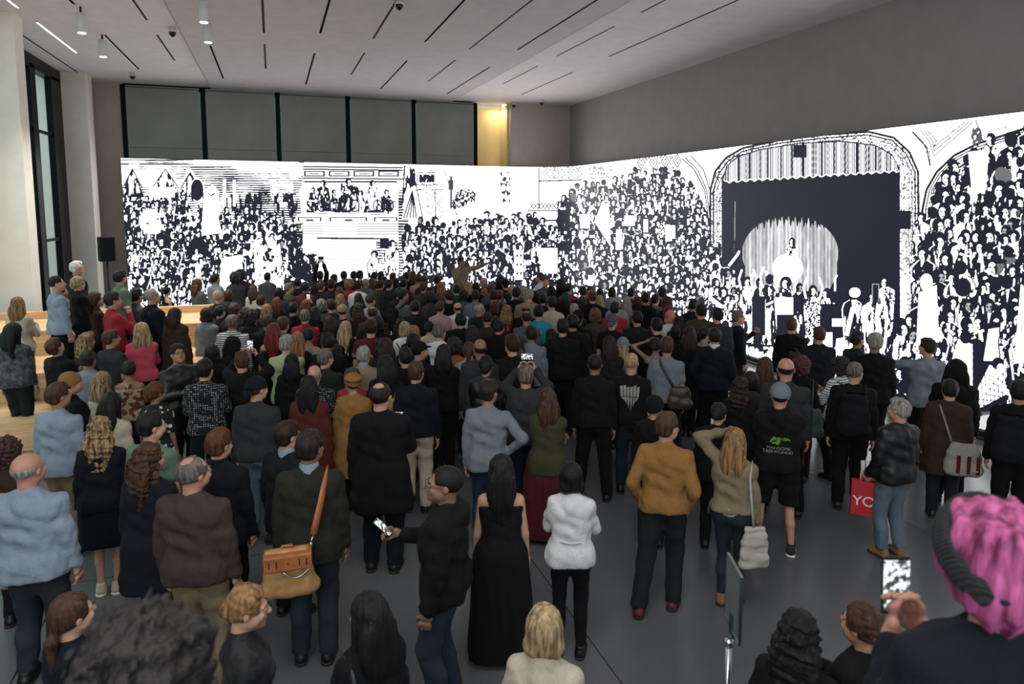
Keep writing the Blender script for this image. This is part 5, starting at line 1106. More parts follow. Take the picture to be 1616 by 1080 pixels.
people('''
412 467 m20 rel neat:db blazer:k pants:k col=w
470 440 m20 rel short:k jacket:k pants:k
481 446 m10 rel short:k sweater:mr pants:k
496 446 w10 rel long:k jacket:k pants:k
506 445 m15 rel short:b jacket:k pants:k
505 429 m8 high short:k jacket:k pants:k H=1.78|person with both arms raised overhead holding a camera
522 442 m0 rel short:k jacket:ch pants:k
527 434 m15 rel short:db jacket:k pants:k
543 429 m30 rel short:db jacket:n pants:k
536 454 w10 rel long:b shirt:g pants:k
537 465 w8 rel straight:lb blouse:lg pants:k
551 442 m15 rel curly:bl sweater:r pants:k|person in red sweater with pale curls, back row left of centre
558 429 m10 rel short:k jacket:k pants:k
568 428 m20 rel short:k jacket:ch pants:k
565 444 m10 rel short:k shirt:w pants:k
577 440 m10 rel buzz:g jacket:g pants:k
587 440 w15 rel long:b blouse:pk pants:k
591 430 m15 rel short:k jacket:db pants:k
601 429 w10 rel bob:k jacket:k pants:k
600 443 m8 rel short:db hoodie:ol pants:k|person in olive hooded top, centre left back rows
606 437 w10 rel long:k jacket:k pants:k
616 431 m25 rel short:b shirt:pk pants:k
614 442 m40 rel short:k jacket:ch pants:k
625 440 w20 rel bob:db blouse:tl pants:k
637 441 m15 rel short:k sweater:mr pants:k
642 430 m10 rel short:db jacket:k pants:k
652 428 w15 rel long:b jacket:g pants:k
661 433 m10 rel neat:b shirt:pk pants:k
670 436 m20 rel short:b jacket:dg pants:k
668 447 m8 rel short:b shirt:ol pants:k
679 454 w10 rel long:k jacket:k pants:k
696 446 w5 rel long:lb shirt:g pants:k
709 459 m5 rel short:db tee:k pants:k W=1.1
721 450 m0 rel short:k shirt:tl pants:k
727 444 w0 rel bob:lb blouse:cr pants:k
740 446 w0 rel long:bl jacket:k pants:k
751 447 m0 rel short:k jacket:k pants:k
764 440 w-10 rel bob:g jacket:k pants:k hat=cap:pk
764 456 w0 rel straight:lb tank:k pants:k
732 459 w0 rel curly:db shirt:g pants:k
750 459 m0 rel short:db shirt:bg pants:k
779 459 m0 rel short:db jacket:k pants:k
788 459 m0 rel short:rd shirt:g pants:k
790 438 w0 rel afro:k jacket:k pants:k
798 442 m0 rel short:db jacket:ch pants:k hat=capback:k
802 463 w0 rel updo:k tank:k pants:k
808 451 w0 rel bob:bl blouse:w pants:k
815 454 m0 rel short:k jacket:k pants:k
826 452 m0 rel short:g shirt:g pants:k
834 456 m0 rel short:g tee:be pants:k W=1.1|person in beige t-shirt with grey hair, far centre
845 460 w0 rel bob:k jacket:k pants:k
852 431 m-70 phone short:b shirt:w pants:k hy=0 H=1.82|person in white shirt standing higher before the screen, centre
861 438 m170 phone buzz:db shirt:g pants:k H=1.8 s=r hy=0|person in grey shirt facing the crowd before screen
886 442 w0 rel afro:k jacket:k pants:k
897 448 m0 rel short:k tee:r pants:k|person in red t-shirt at back, right of centre
893 464 w0 rel long:db jacket:k pants:k hat=beanie:tl
871 469 m0 rel short:k tee:cr pants:k H=1.84|person in cream t-shirt, right of centre
857 465 m0 rel short:k jacket:k pants:k
906 479 m-5 rel buzz:g jacket:ch pants:k s=r
920 453 m0 rel short:k jacket:k pants:k
932 452 w0 rel bob:b shirt:rb pants:k
919 470 w0 rel curly:om jacket:g pants:k
924 459 w0 rel straight:bl shirt:lg pants:k
946 467 w0 rel long:bl jacket:k pants:k
935 460 m0 rel short:b jacket:k pants:k
947 456 w0 rel long:db shirt:mr pants:k
966 454 w5 rel bob:db blouse:lg pants:k
970 478 m0 rel short:k jacket:r pants:k|person in red jacket, right of centre
974 469 m0 rel short:g tee:lg pants:k
989 470 w0 rel straight:g shirt:dots-g+w pants:k
996 455 m-10 rel short:k jacket:ch pants:k
1007 470 w0 rel curly:rd jacket:dg pants:k W=1.1
1019 463 m0 rel short:k jacket:k pants:k
1030 465 m0 rel short:k shirt:g pants:k
1053 470 w0 rel curly:rd jacket:k pants:k
1055 483 w0 rel bob:rd jacket:ch pants:k
1058 491 w0 rel bob:pko blouse:w pants:k|person in white blouse with peach hair, right of centre
1094 473 m-5 rel short:k jacket:n pants:k
1107 481 m0 rel short:k jacket:ol pants:k W=1.1 H=1.84
1133 487 m-5 rel short:k jacket:dg pants:k
1129 519 m8 pocket neat:db jacket:n pants:k col=w H=1.80 W=1.08|person in navy jacket and white collar by the vertical screen
1113 518 w60 rel updo:k jacket:lg pants:k H=1.66
1088 517 w0 rel long:db coat:k pants:k
1166 491 m70 hold neat:gb blazer:n pants:br H=1.80 hy=0 gl=1 face=1 s=r|person in navy blazer in profile before the stage picture
1250 503 m5 rel neat:au jacket:k pants:k H=1.78
1293 517 m-15 fwd neat:b jacket:ch pants:k H=1.78
830 478 m0 rel bald:k jacket:k pants:k s=m
831 491 m0 rel recede:db shirt:g pants:k
850 483 m0 rel short:k tee:tq pants:k H=1.8|person in turquoise t-shirt with round back emblem
838 516 m0 rel short:db shirt:bg pants:k H=1.76
817 532 w0 rel long:k jacket:k pants:k
904 498 m2 rel short:k coat:k pants:k H=1.84 W=1.12|person in wide black long coat, middle of crowd
913 491 m20 rel short:k jacket:k pants:k hat=capback:k
940 489 w5 rel curly:lb shirt:ol pants:k
966 497 m0 rel buzz:gb tee:k pants:k hat=capback:g H=1.78|person in grey cap and black t-shirt with orange print
962 532 w0 rel long:db jacket:ch pants:k
983 534 w0 rel straight:bl jacket:denim-bg pants:k hat=bucket:bg|person in blue-grey bucket hat and denim jacket
1006 492 m0 rel short:k jacket:ch pants:k
1037 503 m0 rel short:k jacket:k pants:k
1035 534 w0 head bun:k tank:k pants:k
817 552 w0 rel bob:b tee:stripe-w+lg pants:k H=1.62|person in striped white t-shirt in front of raised phone
655 476 m5 rel short:k jacket:n pants:k W=1.08
636 458 m55 rel short:k tee:g pants:k hy=-20 face=1
585 466 m35 rel short:b shirt:lg pants:k hat=cap:wb
566 464 w10 rel long:k jacket:k pants:k
588 484 m5 rel recede:b jacket:br pants:k W=1.08|person in brown jacket, left of centre
566 479 w8 rel wavy:b blouse:rb pants:k
541 482 m15 rel short:db tee:ch pants:k hat=cap:be|person in beige cap and charcoal t-shirt
679 462 w5 rel curly:db shirt:dots-dg+mr pants:k
694 477 m3 rel short:b shirt:pk pants:k|person in pale pink shirt, mid crowd
718 478 m0 rel bald:db tee:w pants:k H=1.66 W=1.1 hp=30|person in wide white t-shirt, head lowered
727 496 m0 rel short:k coat:k pants:k W=1.1
757 480 m35 rel recede:g coat:ch pants:k
769 493 m3 rel buzz:db tee:br pants:k|person in brown t-shirt, mid crowd
781 477 w20 rel bob:b jacket:k pants:k
790 482 w0 rel wavy:lb shirt:rb pants:k
632 504 w5 rel wavy:db jacket:k pants:k
639 509 w5 rel bob:bl blouse:w pants:k|person in white blouse with black shoulder strap
653 515 w3 rel bob:lb jacket:k pants:k
677 508 w3 rel bun:k blouse:cr pants:k
693 512 m3 rel short:gb shirt:plaid-lb+w pants:k H=1.8 gl=1 W=1.05|person in checked light blue shirt
585 506 m3 rel short:db tee:mr pants:k H=1.82 W=1.1|person in maroon t-shirt with white sleeve bands
601 535 w5 rel straight:k shirt:dg pants:k
573 548 m5 rel short:g blazer:be pants:kh col=lb|person in beige blazer, back turned
651 528 m3 rel short:k jacket:n pants:k
662 541 m40 rel short:k jacket:k pants:k hat=cap:k W=1.08|person in black cap and jacket, peak turned right
717 535 w2 rel curly:k jacket:or pants:mr H=1.7|person in rust jacket with dark curls
758 536 m5 rel bald:db jacket:dg pants:k
787 506 w0 rel bun:k coat:k pants:k W=1.1
781 500 w30 rel bob:db tank:k pants:k
545 508 w5 rel straight:bl sweater:k pants:k|person in black sweater with very long straight blonde hair
609 563 w10 rel long:k jacket:k pants:k
609 535 w10 rel long:db jacket:ch pants:k
437 470 w15 rel straight:au sweater:ch pants:k
482 474 w10 up long:au jacket:ch pants:k
508 474 w10 rel curly:g jacket:dg pants:k
523 473 m10 rel neat:db jacket:dg pants:k
421 481 w15 rel straight:lb shirt:ch pants:k
421 498 m15 rel short:b jacket:k pants:k
388 486 w30 rel wavy:b blouse:cr pants:k
370 480 m40 rel short:b jacket:ch pants:k
347 483 m35 rel short:k jacket:gr pants:k
326 487 w35 rel bob:db jacket:denim-bg pants:k
366 498 m15 rel neat:gb shirt:stripe-w+dg pants:k H=1.78 W=1.08|person in broad striped white shirt
396 491 m30 rel curly:k hoodie:ch pants:k
447 501 m45 rel short:b shirt:g pants:k
431 511 w10 hip straight:rd tank:k pants:k|person in black sleeveless top with dark red hair
481 490 m8 rel neat:gb sweater:r pants:k|person in red sweater with dark straps
496 485 w8 rel long:k coat:k pants:k
469 525 w6 rel straight:lb tee:k pants:k
483 519 w6 rel bun:k tank:lg pants:k
517 527 m12 rel short:k jacket:k pants:k
367 534 w20 rel none:k hoodie:k pants:k hat=hood:k|person in black hood left of raised phone
382 556 m15 up neat:b jacket:k pants:k|person in black jacket raising a lit phone, left of centre
767 563 w8 cross updo:k jacket:leather-k pants:k
1169 597 w5 rel wavy:db jacket:k pants:k
1186 588 w5 rel bob:db shirt:dg pants:k
1208 565 w3 rel straight:b coat:gr pants:k
1237 566 m-3 rel bald:db shirt:dg pants:k W=1.08 H=1.78|balding person in dark grey shirt behind green emblem top
1266 565 w5 rel curly:rd jacket:k pants:k H=1.7|person in black jacket with grey tote bag
1326 566 w-50 phone curly:k sweater:stripe-lg+w pants:k H=1.68 hy=0|person in striped light grey sweater with brown bag
1349 572 m-5 rel buzz:gb jacket:k pants:k H=1.80|shaven-headed person in black with large backpack
1354 525 m40 rel top:k tee:gr pants:k H=1.70 bd=1 hy=0 face=1|bearded person in dark green t-shirt, right
1382 527 m-10 rel short:g shirt:k pants:k H=1.87|grey-haired person being patted on the shoulder
1465 535 m-28 reach,close short:db shirt:denim-bg pants:k H=1.80 hy=25|person in blue-grey denim shirt with arm stretched out
1510 571 m-5 rel none:k hoodie:k pants:k hat=hood:k H=1.75|person in black hood before the checked shirt picture
1610 602 m-5 rel short:k jacket:k pants:k H=1.76|person cut off by right edge with black backpack
727 407 m175 wide short:db lcoat:be pants:k z=.35 H=1.8 hy=40|performer in beige coat with one arm flung out
888 505 m0 rel short:k jacket:k pants:k
870 520 w0 rel long:db jacket:k pants:k
1022 515 m0 rel short:k shirt:ch pants:k
1066 515 w0 rel bob:k jacket:k pants:k
700 545 w5 rel long:k jacket:k pants:k
640 550 m5 rel short:k jacket:k pants:k
530 545 w8 rel long:k jacket:k pants:k
460 560 w8 rel long:k jacket:k pants:k
335 545 w20 rel bob:k jacket:k pants:k
800 530 m0 rel short:db shirt:k pants:k
745 515 w0 rel long:db shirt:k pants:k
600 500 w0 rel bob:db jacket:k pants:k
520 500 w5 rel long:db jacket:k pants:k
462 478 m15 rel short:k jacket:k pants:k
440 455 w15 rel bob:k jacket:dg pants:k
360 458 w30 rel bob:b jacket:dg pants:k
1075 500 w0 rel long:k jacket:k pants:k
1045 455 m0 rel short:k jacket:k pants:k
870 452 w0 rel bob:k jacket:k pants:k
775 450 m0 rel short:b shirt:g pants:k
690 436 m10 rel short:k jacket:dg pants:k
630 455 m10 rel short:k jacket:n pants:k
''')
REC['photo2'] = [p for p in PEOPLE if p['X'] == 382 and p['Y'] == 556][0]
def by(x, y): return [p for p in PEOPLE if p['X'] == x and p['Y'] == y][0]
def W(p, v): return p['M'] @ Vector(v)
def thing_at(name, p, loc, lab, cat, rz=0, group=None, tilt=0):
    o = empty(name, W(p, loc), -p['brg']+rz, lab, cat, group); o.rotation_euler.x = tilt; return o
def phone(p, loc, lab, tilt=0, rz=0, lit=True, size=1, wide=False):
    o = thing_at('phone', p, loc, lab, 'phone', rz, 'phones held up', tilt); w, h = (.074*size, .15*size) if not wide else (.15*size, .074*size)
    MB().box(-w/2, w/2, -.004, .005, -h/2, h/2).build('case', mat('plastic', '#121214'), o, bevel=.003)
    if lit:
        x = MC.get('pscr')
        if not x:
            n = NT('phone_screen'); v = n.noise(60, (1, 1, 1.0), 3); r = n.ramp(v, (.03, .03, .03, 1), (.85, .93, .95, 1), .45, .55); n.l(r, n.p, 0, 'Emission Color'); n.p.inputs['Emission Strength'].default_value = 1.1; n.p.inputs['Base Color'].default_value = (.02, .02, .02, 1); MC['pscr'] = x = n.m
        MB().box(-w*.46, w*.46, -.0055, -.0042, -h*.44, h*.44).build('screen', x, o)
    return o
def hmid(p, both=True, sg=1):
    k = p['k']; a = k[('arm', 1)][2]+k[('hand', 1)][0]*.09; b = k[('arm', -1)][2]+k[('hand', -1)][0]*.09
    return Vector((a+b)/2) if both else Vector(a if sg > 0 else b)
R1 = REC
phone(R1['pink'], hmid(R1['pink'])+Vector((0, .04, .04)), 'large phone held upright by the nearest person at right', size=1.15, tilt=-.1)
phone(R1['hood'], hmid(R1['hood'], False, 1)+Vector((-.02, .03, .03)), 'lit white phone in hand of the black hooded top', tilt=-.9, size=1.1)
phone(R1['bigk'], hmid(R1['bigk'], False, 1)+Vector((.02, .05, .07)), 'small lit phone held out by the large black coat', wide=True)
phone(R1['photo'], hmid(R1['photo'])+Vector((0, .04, .07)), 'bright phone held sideways in the middle of crowd', wide=True)
phone(R1['photo2'], hmid(R1['photo2'])+Vector((0, .04, .05)), 'bright upright phone held up left of the pale green shirt')
phone(by(482, 474), hmid(by(482, 474))+Vector((0, .04, .06)), 'tiny lit phone raised in the back left crowd')
c = by(505, 429); o = thing_at('camera', c, hmid(c)+Vector((0, .05, .08)), 'small black camera held overhead before the screen', 'camera')
MB().box(-.07, .07, -.03, .03, -.045, .045).build('camera_body', M_DARK, o, bevel=.01); MB().tube([(0, .03, 0), (0, .10, 0)], .032, 12).build('lens', M_DARK, o, True)
c = R1['cam']; o = thing_at('camera', c, hmid(c)+Vector((0, .03, .03)), 'black camera in hands of person facing the camera', 'camera')
MB().box(-.07, .07, -.03, .03, -.045, .045).build('camera_body', M_DARK, o, bevel=.01); MB().tube([(0, .03, 0), (0, .11, 0)], .034, 12).build('lens', mat('plastic', '#0a0a0b'), o, True)
c = by(1293, 517); o = thing_at('video_camera', c, (-.25, .28, 1.22), 'black video camera between two onlookers before the stage picture', 'camera')
MB().box(-.08, .08, -.12, .12, -.07, .07).build('camera_body', M_DARK, o, bevel=.015); MB().tube([(0, .12, 0), (0, .24, 0)], [.04, .05], 12).build('lens', M_DARK, o, True); MB().tube([(0, -.1, .06), (0, -.06, .13), (0, .08, .13), (0, .11, .06)], .012, 8).build('handle', M_DARK, o, True)
# satchel
c = R1['satchel']; T1 = mat('leather', '#b5652c'); T2 = mat('leather', '#b98a45')
o = thing_at('satchel', c, (-.125, -.27, .68), 'tan canvas and leather satchel on dark olive blazer', 'bag', .15)
v = Vol((-.23, -.12, -.02), (.25, .12, .40), .011); v.cap((-.13, 0, .05), (.13, 0, .05), .07, k=.02, sq=(1, 1.1, 1)); v.cap((-.15, 0, .06), (.17, 0, .06), .062, k=.02)
for z in (.12, .19, .26, .32): v.cap((-.125, 0, z), (.135-.12*(z-.1), 0, z), .062-.06*(z-.1), k=.03)
v.ell((.10, -.085, .15), (.035, .03, .07), k=.03, cut=True); v.rough(.004, 20, 3); v.clip(lambda X, Y, Z: -Z+0*X+0*Y); P_, Q_ = v.mesh(); link('bag_body', to_mesh('bag_body', [(P_, Q_)]), T2, o)
MB().box(-.17, .17, -.085, .06, .335, .352).box(-.17, .17, -.098, -.08, .235, .35).build('flap', T1, o, bevel=.012)
for q in (-.13, -.08, .08, .13): MB().box(q-.004, q+.004, -.101, -.096, .27, .32).build('slot', M_DARK, o)
MB().tube([(0, -.101, .295), (0, -.096, .295)], .006, 8).build('stud', M_DARK, o)
MB().tube([(-.05, 0, .35), (-.04, 0, .385), (.03, 0, .385), (.04, 0, .35)], .010, 8).build('handle', T1, o, True)
MB().tube([(-.04+.20*t/10, -.088-.012*math.sin(t*.5), .232-.055*math.sin(math.pi*t/10)) for t in range(11)], .0045, 6).build('chain', mat('metal', '#c8ccd0'), o, True)
MB().tube([(.14, -.02, .30), (.17, -.02, .36), (.165, -.03, .40)], .008, 6).build('clasp', mat('metal', '#c8ccd0'), o, True)
Mi = o.matrix_basis; inv = (Matrix.LocRotScale(o.location, o.rotation_euler, None)).inverted()
def strap(p, pts, w, m, parent, inv, name='strap'):
    """flat ribbon through points given in the wearer's frame"""
    b = MB(); P = [inv @ W(p, q) for q in pts]
    for i, q in enumerate(P):
        t = (P[min(i+1, len(P)-1)]-P[max(i-1, 0)]).normalized(); ctr = inv @ W(p, (0, 0, pts[i][2])); n = (q-ctr); n = (n-t*n.dot(t)).normalized(); s_ = t.cross(n).normalized()*w/2
        b.v += [tuple(q-s_-n*.002), tuple(q+s_-n*.002), tuple(q+s_+n*.004), tuple(q-s_+n*.004)]
    for i in range(len(P)-1):
        for a in range(4): b.f.append((4*i+a, 4*i+(a+1) % 4, 4*i+4+(a+1) % 4, 4*i+4+a))
    b.f += [(0, 3, 2, 1), tuple(4*len(P)-4+a for a in range(4))]
    return b.build(name, m, parent, True)
strap(c, [(.045, -.235, 1.09), (.065, -.20, 1.18), (.09, -.185, 1.28), (.11, -.155, 1.38), (.125, -.09, 1.455), (.125, .0, 1.475), (.11, .09, 1.41)], .05, T1, o, inv)
MB().tube([inv @ W(c, (.045, -.237, 1.09)), Vector((.165, -.03, .40))], .006, 6).build('ring', mat('metal', '#c8ccd0'), o, True)
def soft_bag(name, p, loc, lab, col, w, h, d, straps, rz=0, kind='cloth', sw=.02, cat='bag'):
    o = thing_at(name, p, loc, lab, cat, rz); v = Vol((-w/2-.03, -d/2-.04, -.03), (w/2+.03, d/2+.04, h+.03), .013); n = 5; hw = w/2-d/2*.8
    for i in range(n+1): z = d*.4+(h-d*.5)*i/n; q = 1-.25*(i/n)**2; v.cap((-hw*q, 0, z), (hw*q, 0, z), d/2*(1.05-.35*i/n), k=.04)
    v.rough(.006, 24, 5); link('bag_body', to_mesh('bag_body', [v.mesh()]), mat(kind, col), o)
    iv = Matrix.LocRotScale(o.location, o.rotation_euler, None).inverted()
    for st in straps: strap(p, st, sw, mat(kind, col), o, iv)
    return o
c = R1['tan']; soft_bag('tote_bag', c, (.23, -.12, .50), 'white canvas tote on shoulder of the khaki jacket', '#b9b5a6', .26, .36, .08, [[(.22, -.14, .86), (.20, -.165, 1.1), (.17, -.14, 1.35), (.165, -.03, 1.475), (.17, .08, 1.35), (.23, .1, .98)]], .6)
c = by(1266, 565); soft_bag('tote_bag', c, (.17, -.22, .72), 'grey-green tote bag behind the green emblem top', '#4e5a52', .30, .36, .1, [[(.17, -.2, 1.05), (.17, -.17, 1.3), (.16, -.05, 1.475), (.17, .08, 1.36)]], .3)
c = by(1326, 566); soft_bag('shoulder_bag', c, (-.05, .24, .82), 'brown bag held by the striped light grey sweater', '#5a2e22', .32, .28, .12, [[(-.14, .17, 1.06), (-.16, .1, 1.4), (-.12, -.1, 1.45), (0, -.18, 1.25)]], 0, 'leather')
c = by(1053, 534) if False else R1['stripbag']; soft_bag('shoulder_bag', c, (.20, -.22, .86), 'brown and olive bag on the blue-grey polo', '#3f3222', .30, .28, .12, [[(.12, -.2, 1.12), (.04, -.165, 1.25), (-.06, -.15, 1.42), (-.10, -.03, 1.49), (-.08, .1, 1.4)]], .2, 'leather', .035)
c = R1['olive2']; o = soft_bag('shoulder_bag', c, (.16, -.21, .66), 'white bag with dark red bands on dark brown coat', '#9a968a', .36, .34, .13, [[(.05, -.19, .98), (-.02, -.18, 1.2), (-.10, -.12, 1.44), (-.11, .02, 1.49)]], .1)
for q in (-.08, .02, .11): MB().box(q, q+.035, -.082, -.07, .04, .24).build('dark_red_band', mat('cloth', '#54121c'), o)
c = by(1349, 572); o = soft_bag('backpack', c, (0, -.26, .98), 'large black backpack on shaven-headed person', '#101114', .32, .46, .18, [[(s_*.11, -.17, 1.4), (s_*.12, -.02, 1.49), (s_*.13, .11, 1.35), (s_*.15, .1, 1.15)] for s_ in (-1, 1)], 0, 'cloth', .05)
c = by(1610, 602); soft_bag('backpack', c, (-.05, -.26, .95), 'black backpack at the right edge of photo', '#131417', .32, .46, .18, [[(s_*.11, -.17, 1.4), (s_*.12, -.02, 1.49), (s_*.13, .11, 1.35)] for s_ in (-1, 1)], 0, 'cloth', .05)
c = by(347, 483); soft_bag('backpack', c, (-.05, -.25, .98), 'rust-brown backpack on the dark green jacket', '#6a2a20', .30, .42, .16, [[(s_*.11, -.17, 1.38), (s_*.12, -.02, 1.49), (s_*.13, .11, 1.35)] for s_ in (-1, 1)], 0, 'leather', .04)
c = by(1007, 470); soft_bag('backpack', c, (0, -.25, .95), 'black backpack on the dark grey jacket with red curls', '#101013', .30, .44, .18, [[(s_*.11, -.17, 1.4), (s_*.12, -.02, 1.49), (s_*.13, .11, 1.35)] for s_ in (-1, 1)], 0, 'cloth', .04)
c = by(636, 458); soft_bag('backpack', c, (0, -.25, .95), 'black backpack worn by the grey t-shirt in back rows', '#121216', .30, .44, .18, [[(s_*.11, -.17, 1.4), (s_*.12, -.02, 1.49), (s_*.13, .11, 1.35)] for s_ in (-1, 1)], 0, 'cloth', .04)
c = by(609, 563); soft_bag('shoulder_bag', c, (.10, -.20, .98), 'yellow-tan bag behind the large black coat', '#a8853c', .24, .30, .10, [[(.12, -.17, 1.25), (.13, -.02, 1.47), (.13, .1, 1.3)]], 0, 'leather')
c = R1['f4']; iv = Matrix.LocRotScale(c['e'].location, c['e'].rotation_euler, c['e'].scale).inverted(); soft_bag('shoulder_bag', c, (-.22, .05, .85), 'dark bag with white strap at bottom centre-left', '#1a2023', .26, .26, .1, [[(-.17, -.15, 1.2), (-.165, -.08, 1.42), (-.15, .02, 1.475), (-.17, .1, 1.3), (-.2, .1, 1.1)]], .9, 'leather', .04)
# tan jacket over the arm of the light blue shirt
c = R1['blue1']; o = thing_at('folded_jacket', c, (.30, .0, .52), 'tan jacket hanging over arm of the light blue shirt', 'jacket', .3)
v = Vol((-.2, -.16, -.05), (.2, .16, .52), .014); v.cap((-.04, 0, .42), (.04, 0, .42), .055, k=.03); v.cap((-.07, 0, .08), (.05, 0, .40), .07, .05, k=.05); v.cap((.05, .02, .1), (.03, 0, .4), .065, .05, k=.05); v.rough(.010, 26, 3, (1.5, 1.5, .4)); link('jacket_cloth', to_mesh('jacket_cloth', [v.mesh()]), mat('cloth', '#8c6d3a'), o)
# red paper bags
def paper_bag(p, loc, lab, letters, rz):
    o = thing_at('paper_bag', p, loc, lab, 'bag', rz); m = mat('plastic', '#a3141f', .6)
    b = MB(); w, d, h = .12, .055, .36
    b.add([(-w, -d, 0), (w, -d, 0), (w, d, 0), (-w, d, 0), (-w, -d*.6, h), (w, -d*.6, h), (w, d*.6, h), (-w, d*.6, h), (-w*1.0, 0, h*.5), (w*1.0, 0, h*.5)],
          [(0, 3, 2, 1), (0, 1, 5, 4), (2, 3, 7, 6), (1, 2, 9), (2, 6, 9), (6, 5, 9), (5, 1, 9), (3, 0, 8), (0, 4, 8), (4, 7, 8), (7, 3, 8)]); b.build('bag_body', m, o)
    for y in (-.03, .03): MB().tube([(-.04, y, h-.01), (-.035, y, h+.09), (.035, y, h+.09), (.04, y, h-.01)], .003, 6).build('handle', mat('plastic', '#d8d4cc'), o, True)
    text(letters, o, .15, mat('plastic', '#d8d2c8', .6), (0, -.0485, .10), (R_(90), 0, 0), 'lettering'); return o
def text(s, parent, size, m, loc, rot, name='lettering', align='CENTER', ext=.0012):
    cu = bpy.data.curves.new(name, 'FONT'); cu.body = s; cu.size = size; cu.align_x = align; cu.extrude = ext
    o = bpy.data.objects.new(name, cu); COL.objects.link(o); dg = bpy.context.evaluated_depsgraph_get(); me = bpy.data.meshes.new_from_object(o.evaluated_get(dg)); bpy.data.objects.remove(o)
    return link_t(name, me, m, parent, loc, rot)
def link_t(name, me, m, parent, loc, rot):
    me.materials.clear(); q = link(name, me, m, parent, loc); q.rotation_euler = rot; return q
paper_bag(R1['oldman'], (-.20, .20, .42), 'red paper bag lettered YO in hand of leather jacket', 'YO', -.65)
paper_bag(by(1266, 565), (-.02, -.20, .16), 'red paper bag hanging behind the green emblem top', 'YO', .1)
c = R1['oldman']; o = thing_at('rolled_paper', c, (-.16, .26, .86), 'white paper roll in hand of the black leather jacket', 'paper'); MB().tube([(0, 0, -.08), (.0, .02, .12)], .022, 12).build('sheet', mat('plastic', '#c9c9c4', .8), o, True); MB().tube([(0, 0, -.082), (0, 0, -.079)], .014, 12).build('opening', M_DARK, o)
c = R1['f7']; o = thing_at('rolled_paper', c, hmid(c)+Vector((0, .04, .06)), 'white paper roll at bottom right beside the raised hands', 'paper', 0, None, -.3); MB().tube([(0, 0, -.12), (0, 0, .12)], .024, 12).build('sheet', mat('plastic', '#c9c9c4', .8), o, True); MB().tube([(0, 0, .1195), (0, 0, .121)], .016, 12).build('opening', M_DARK, o)
# prints on backs: flat marks pressed onto the garment surface
def press(p, me_objs, off=.004, back=True):
    top = [q for q in p['e'].children if q.data and q.data.name.startswith('top')][0]; bv = BVHTree.FromPolygons([v.co for v in top.data.vertices], [list(f.vertices) for f in top.data.polygons])
    for o in me_objs:
        for v in o.data.vertices:
            q = o.matrix_basis @ v.co; hit = bv.ray_cast(Vector((q.x, -.6, q.z)), Vector((0, 1, 0)))[0]
            if hit is None: hit = Vector((q.x, -.15, q.z))
            v.co = Vector((q.x, hit.y-off-abs(q.y)*.2, q.z))
        o.matrix_basis = Matrix()
def flat(pts, name, m, e):
    """polygon (x, z) -> dense fan so it can follow the cloth"""
    b = MB(); n = len(pts); cx = sum(p[0] for p in pts)/n; cz = sum(p[1] for p in pts)/n; R = 4; b.v.append((cx, 0, cz))
    for r in range(1, R+1):
        for x_, z_ in pts: b.v.append((cx+(x_-cx)*r/R, 0, cz+(z_-cz)*r/R))
    for i in range(n): b.f.append((0, 1+i, 1+(i+1) % n))
    for r in range(R-1):
        for i in range(n): a = 1+r*n+i; c_ = 1+r*n+(i+1) % n; b.f.append((a, a+n, c_+n, c_))
    return b.build(name, m, e)
def dens(pts, k=3):
    o = []
    for a, b_ in zip(pts, pts[1:]+pts[:1]):
        for i in range(k): o.append((a[0]+(b_[0]-a[0])*i/k, a[1]+(b_[1]-a[1])*i/k))
    return o
WP = mat('plastic', '#8c8c86', .8); GP = mat('plastic', '#4c7a20', .8)
e = R1['logo']['e']; ms_ = []
ms_.append(flat(dens([(-.085, 1.20), (-.045, 1.26), (-.02, 1.235), (-.035, 1.215), (-.06, 1.21), (-.075, 1.19)]), 'emblem', GP, e)); ms_.append(flat(dens([(-.02, 1.24), (.0, 1.255), (.02, 1.235), (.01, 1.19), (-.01, 1.17), (-.03, 1.185), (-.055, 1.18), (-.07, 1.195), (-.03, 1.20), (-.005, 1.21)]), 'emblem', GP, e))
ms_.append(flat(dens([(.02, 1.235), (.05, 1.255), (.09, 1.245), (.11, 1.22), (.085, 1.225), (.06, 1.215), (.03, 1.22)]), 'emblem', GP, e))
ms_.append(text('MAKESOME', e, .043, WP, (0, 0, 1.125), (R_(90), 0, 0), 'lettering', ext=0)); ms_.append(text('TAEKWONDO', e, .043, WP, (-.005, 0, 1.085), (R_(90), 0, 0), 'lettering', ext=0)); press(R1['logo'], ms_, .008)
e = R1['tprint']['e']; xs_ = [-.13, -.09, -.05, -.01, .03, .07, .11]; ms_ = []
for i in range(6):
    a, b_ = xs_[i]+.004, xs_[i+1]-.004; t0 = 1.37+.01*math.sin(i*2); lo_ = 1.0+abs(i-2.7)*.055; ms_.append(flat(dens([(a, t0), (b_, t0+.01), (b_*.93, 1.25), (a*.93, 1.25)]), 'print_block', WP, e)); ms_.append(flat(dens([(a*.92, 1.242), (b_*.92, 1.242), ((a+b_)/2*.6, lo_+.05)]), 'print_block', WP, e))
press(R1['tprint'], ms_, .006)
p = by(850, 483); e = p['e']; ring = [(.055*math.cos(i*math.pi/8), 1.30+.055*math.sin(i*math.pi/8)) for i in range(16)]; ms_ = [flat(ring, 'emblem', mat('plastic', '#8fc2a0', .8), e)]; press(p, ms_, .006); ms_ = [flat([(x_*.6, 1.30+(z_-1.3)*.6) for x_, z_ in ring], 'emblem', mat('plastic', '#1b6a5c', .8), e)]; press(p, ms_, .009)
p = by(966, 497); ms_ = [flat(dens([(-.03, 1.36), (.0, 1.38), (.03, 1.36), (.02, 1.31), (-.02, 1.31)]), 'emblem', mat('plastic', '#b5642a', .8), p['e'])]; press(p, ms_, .006)
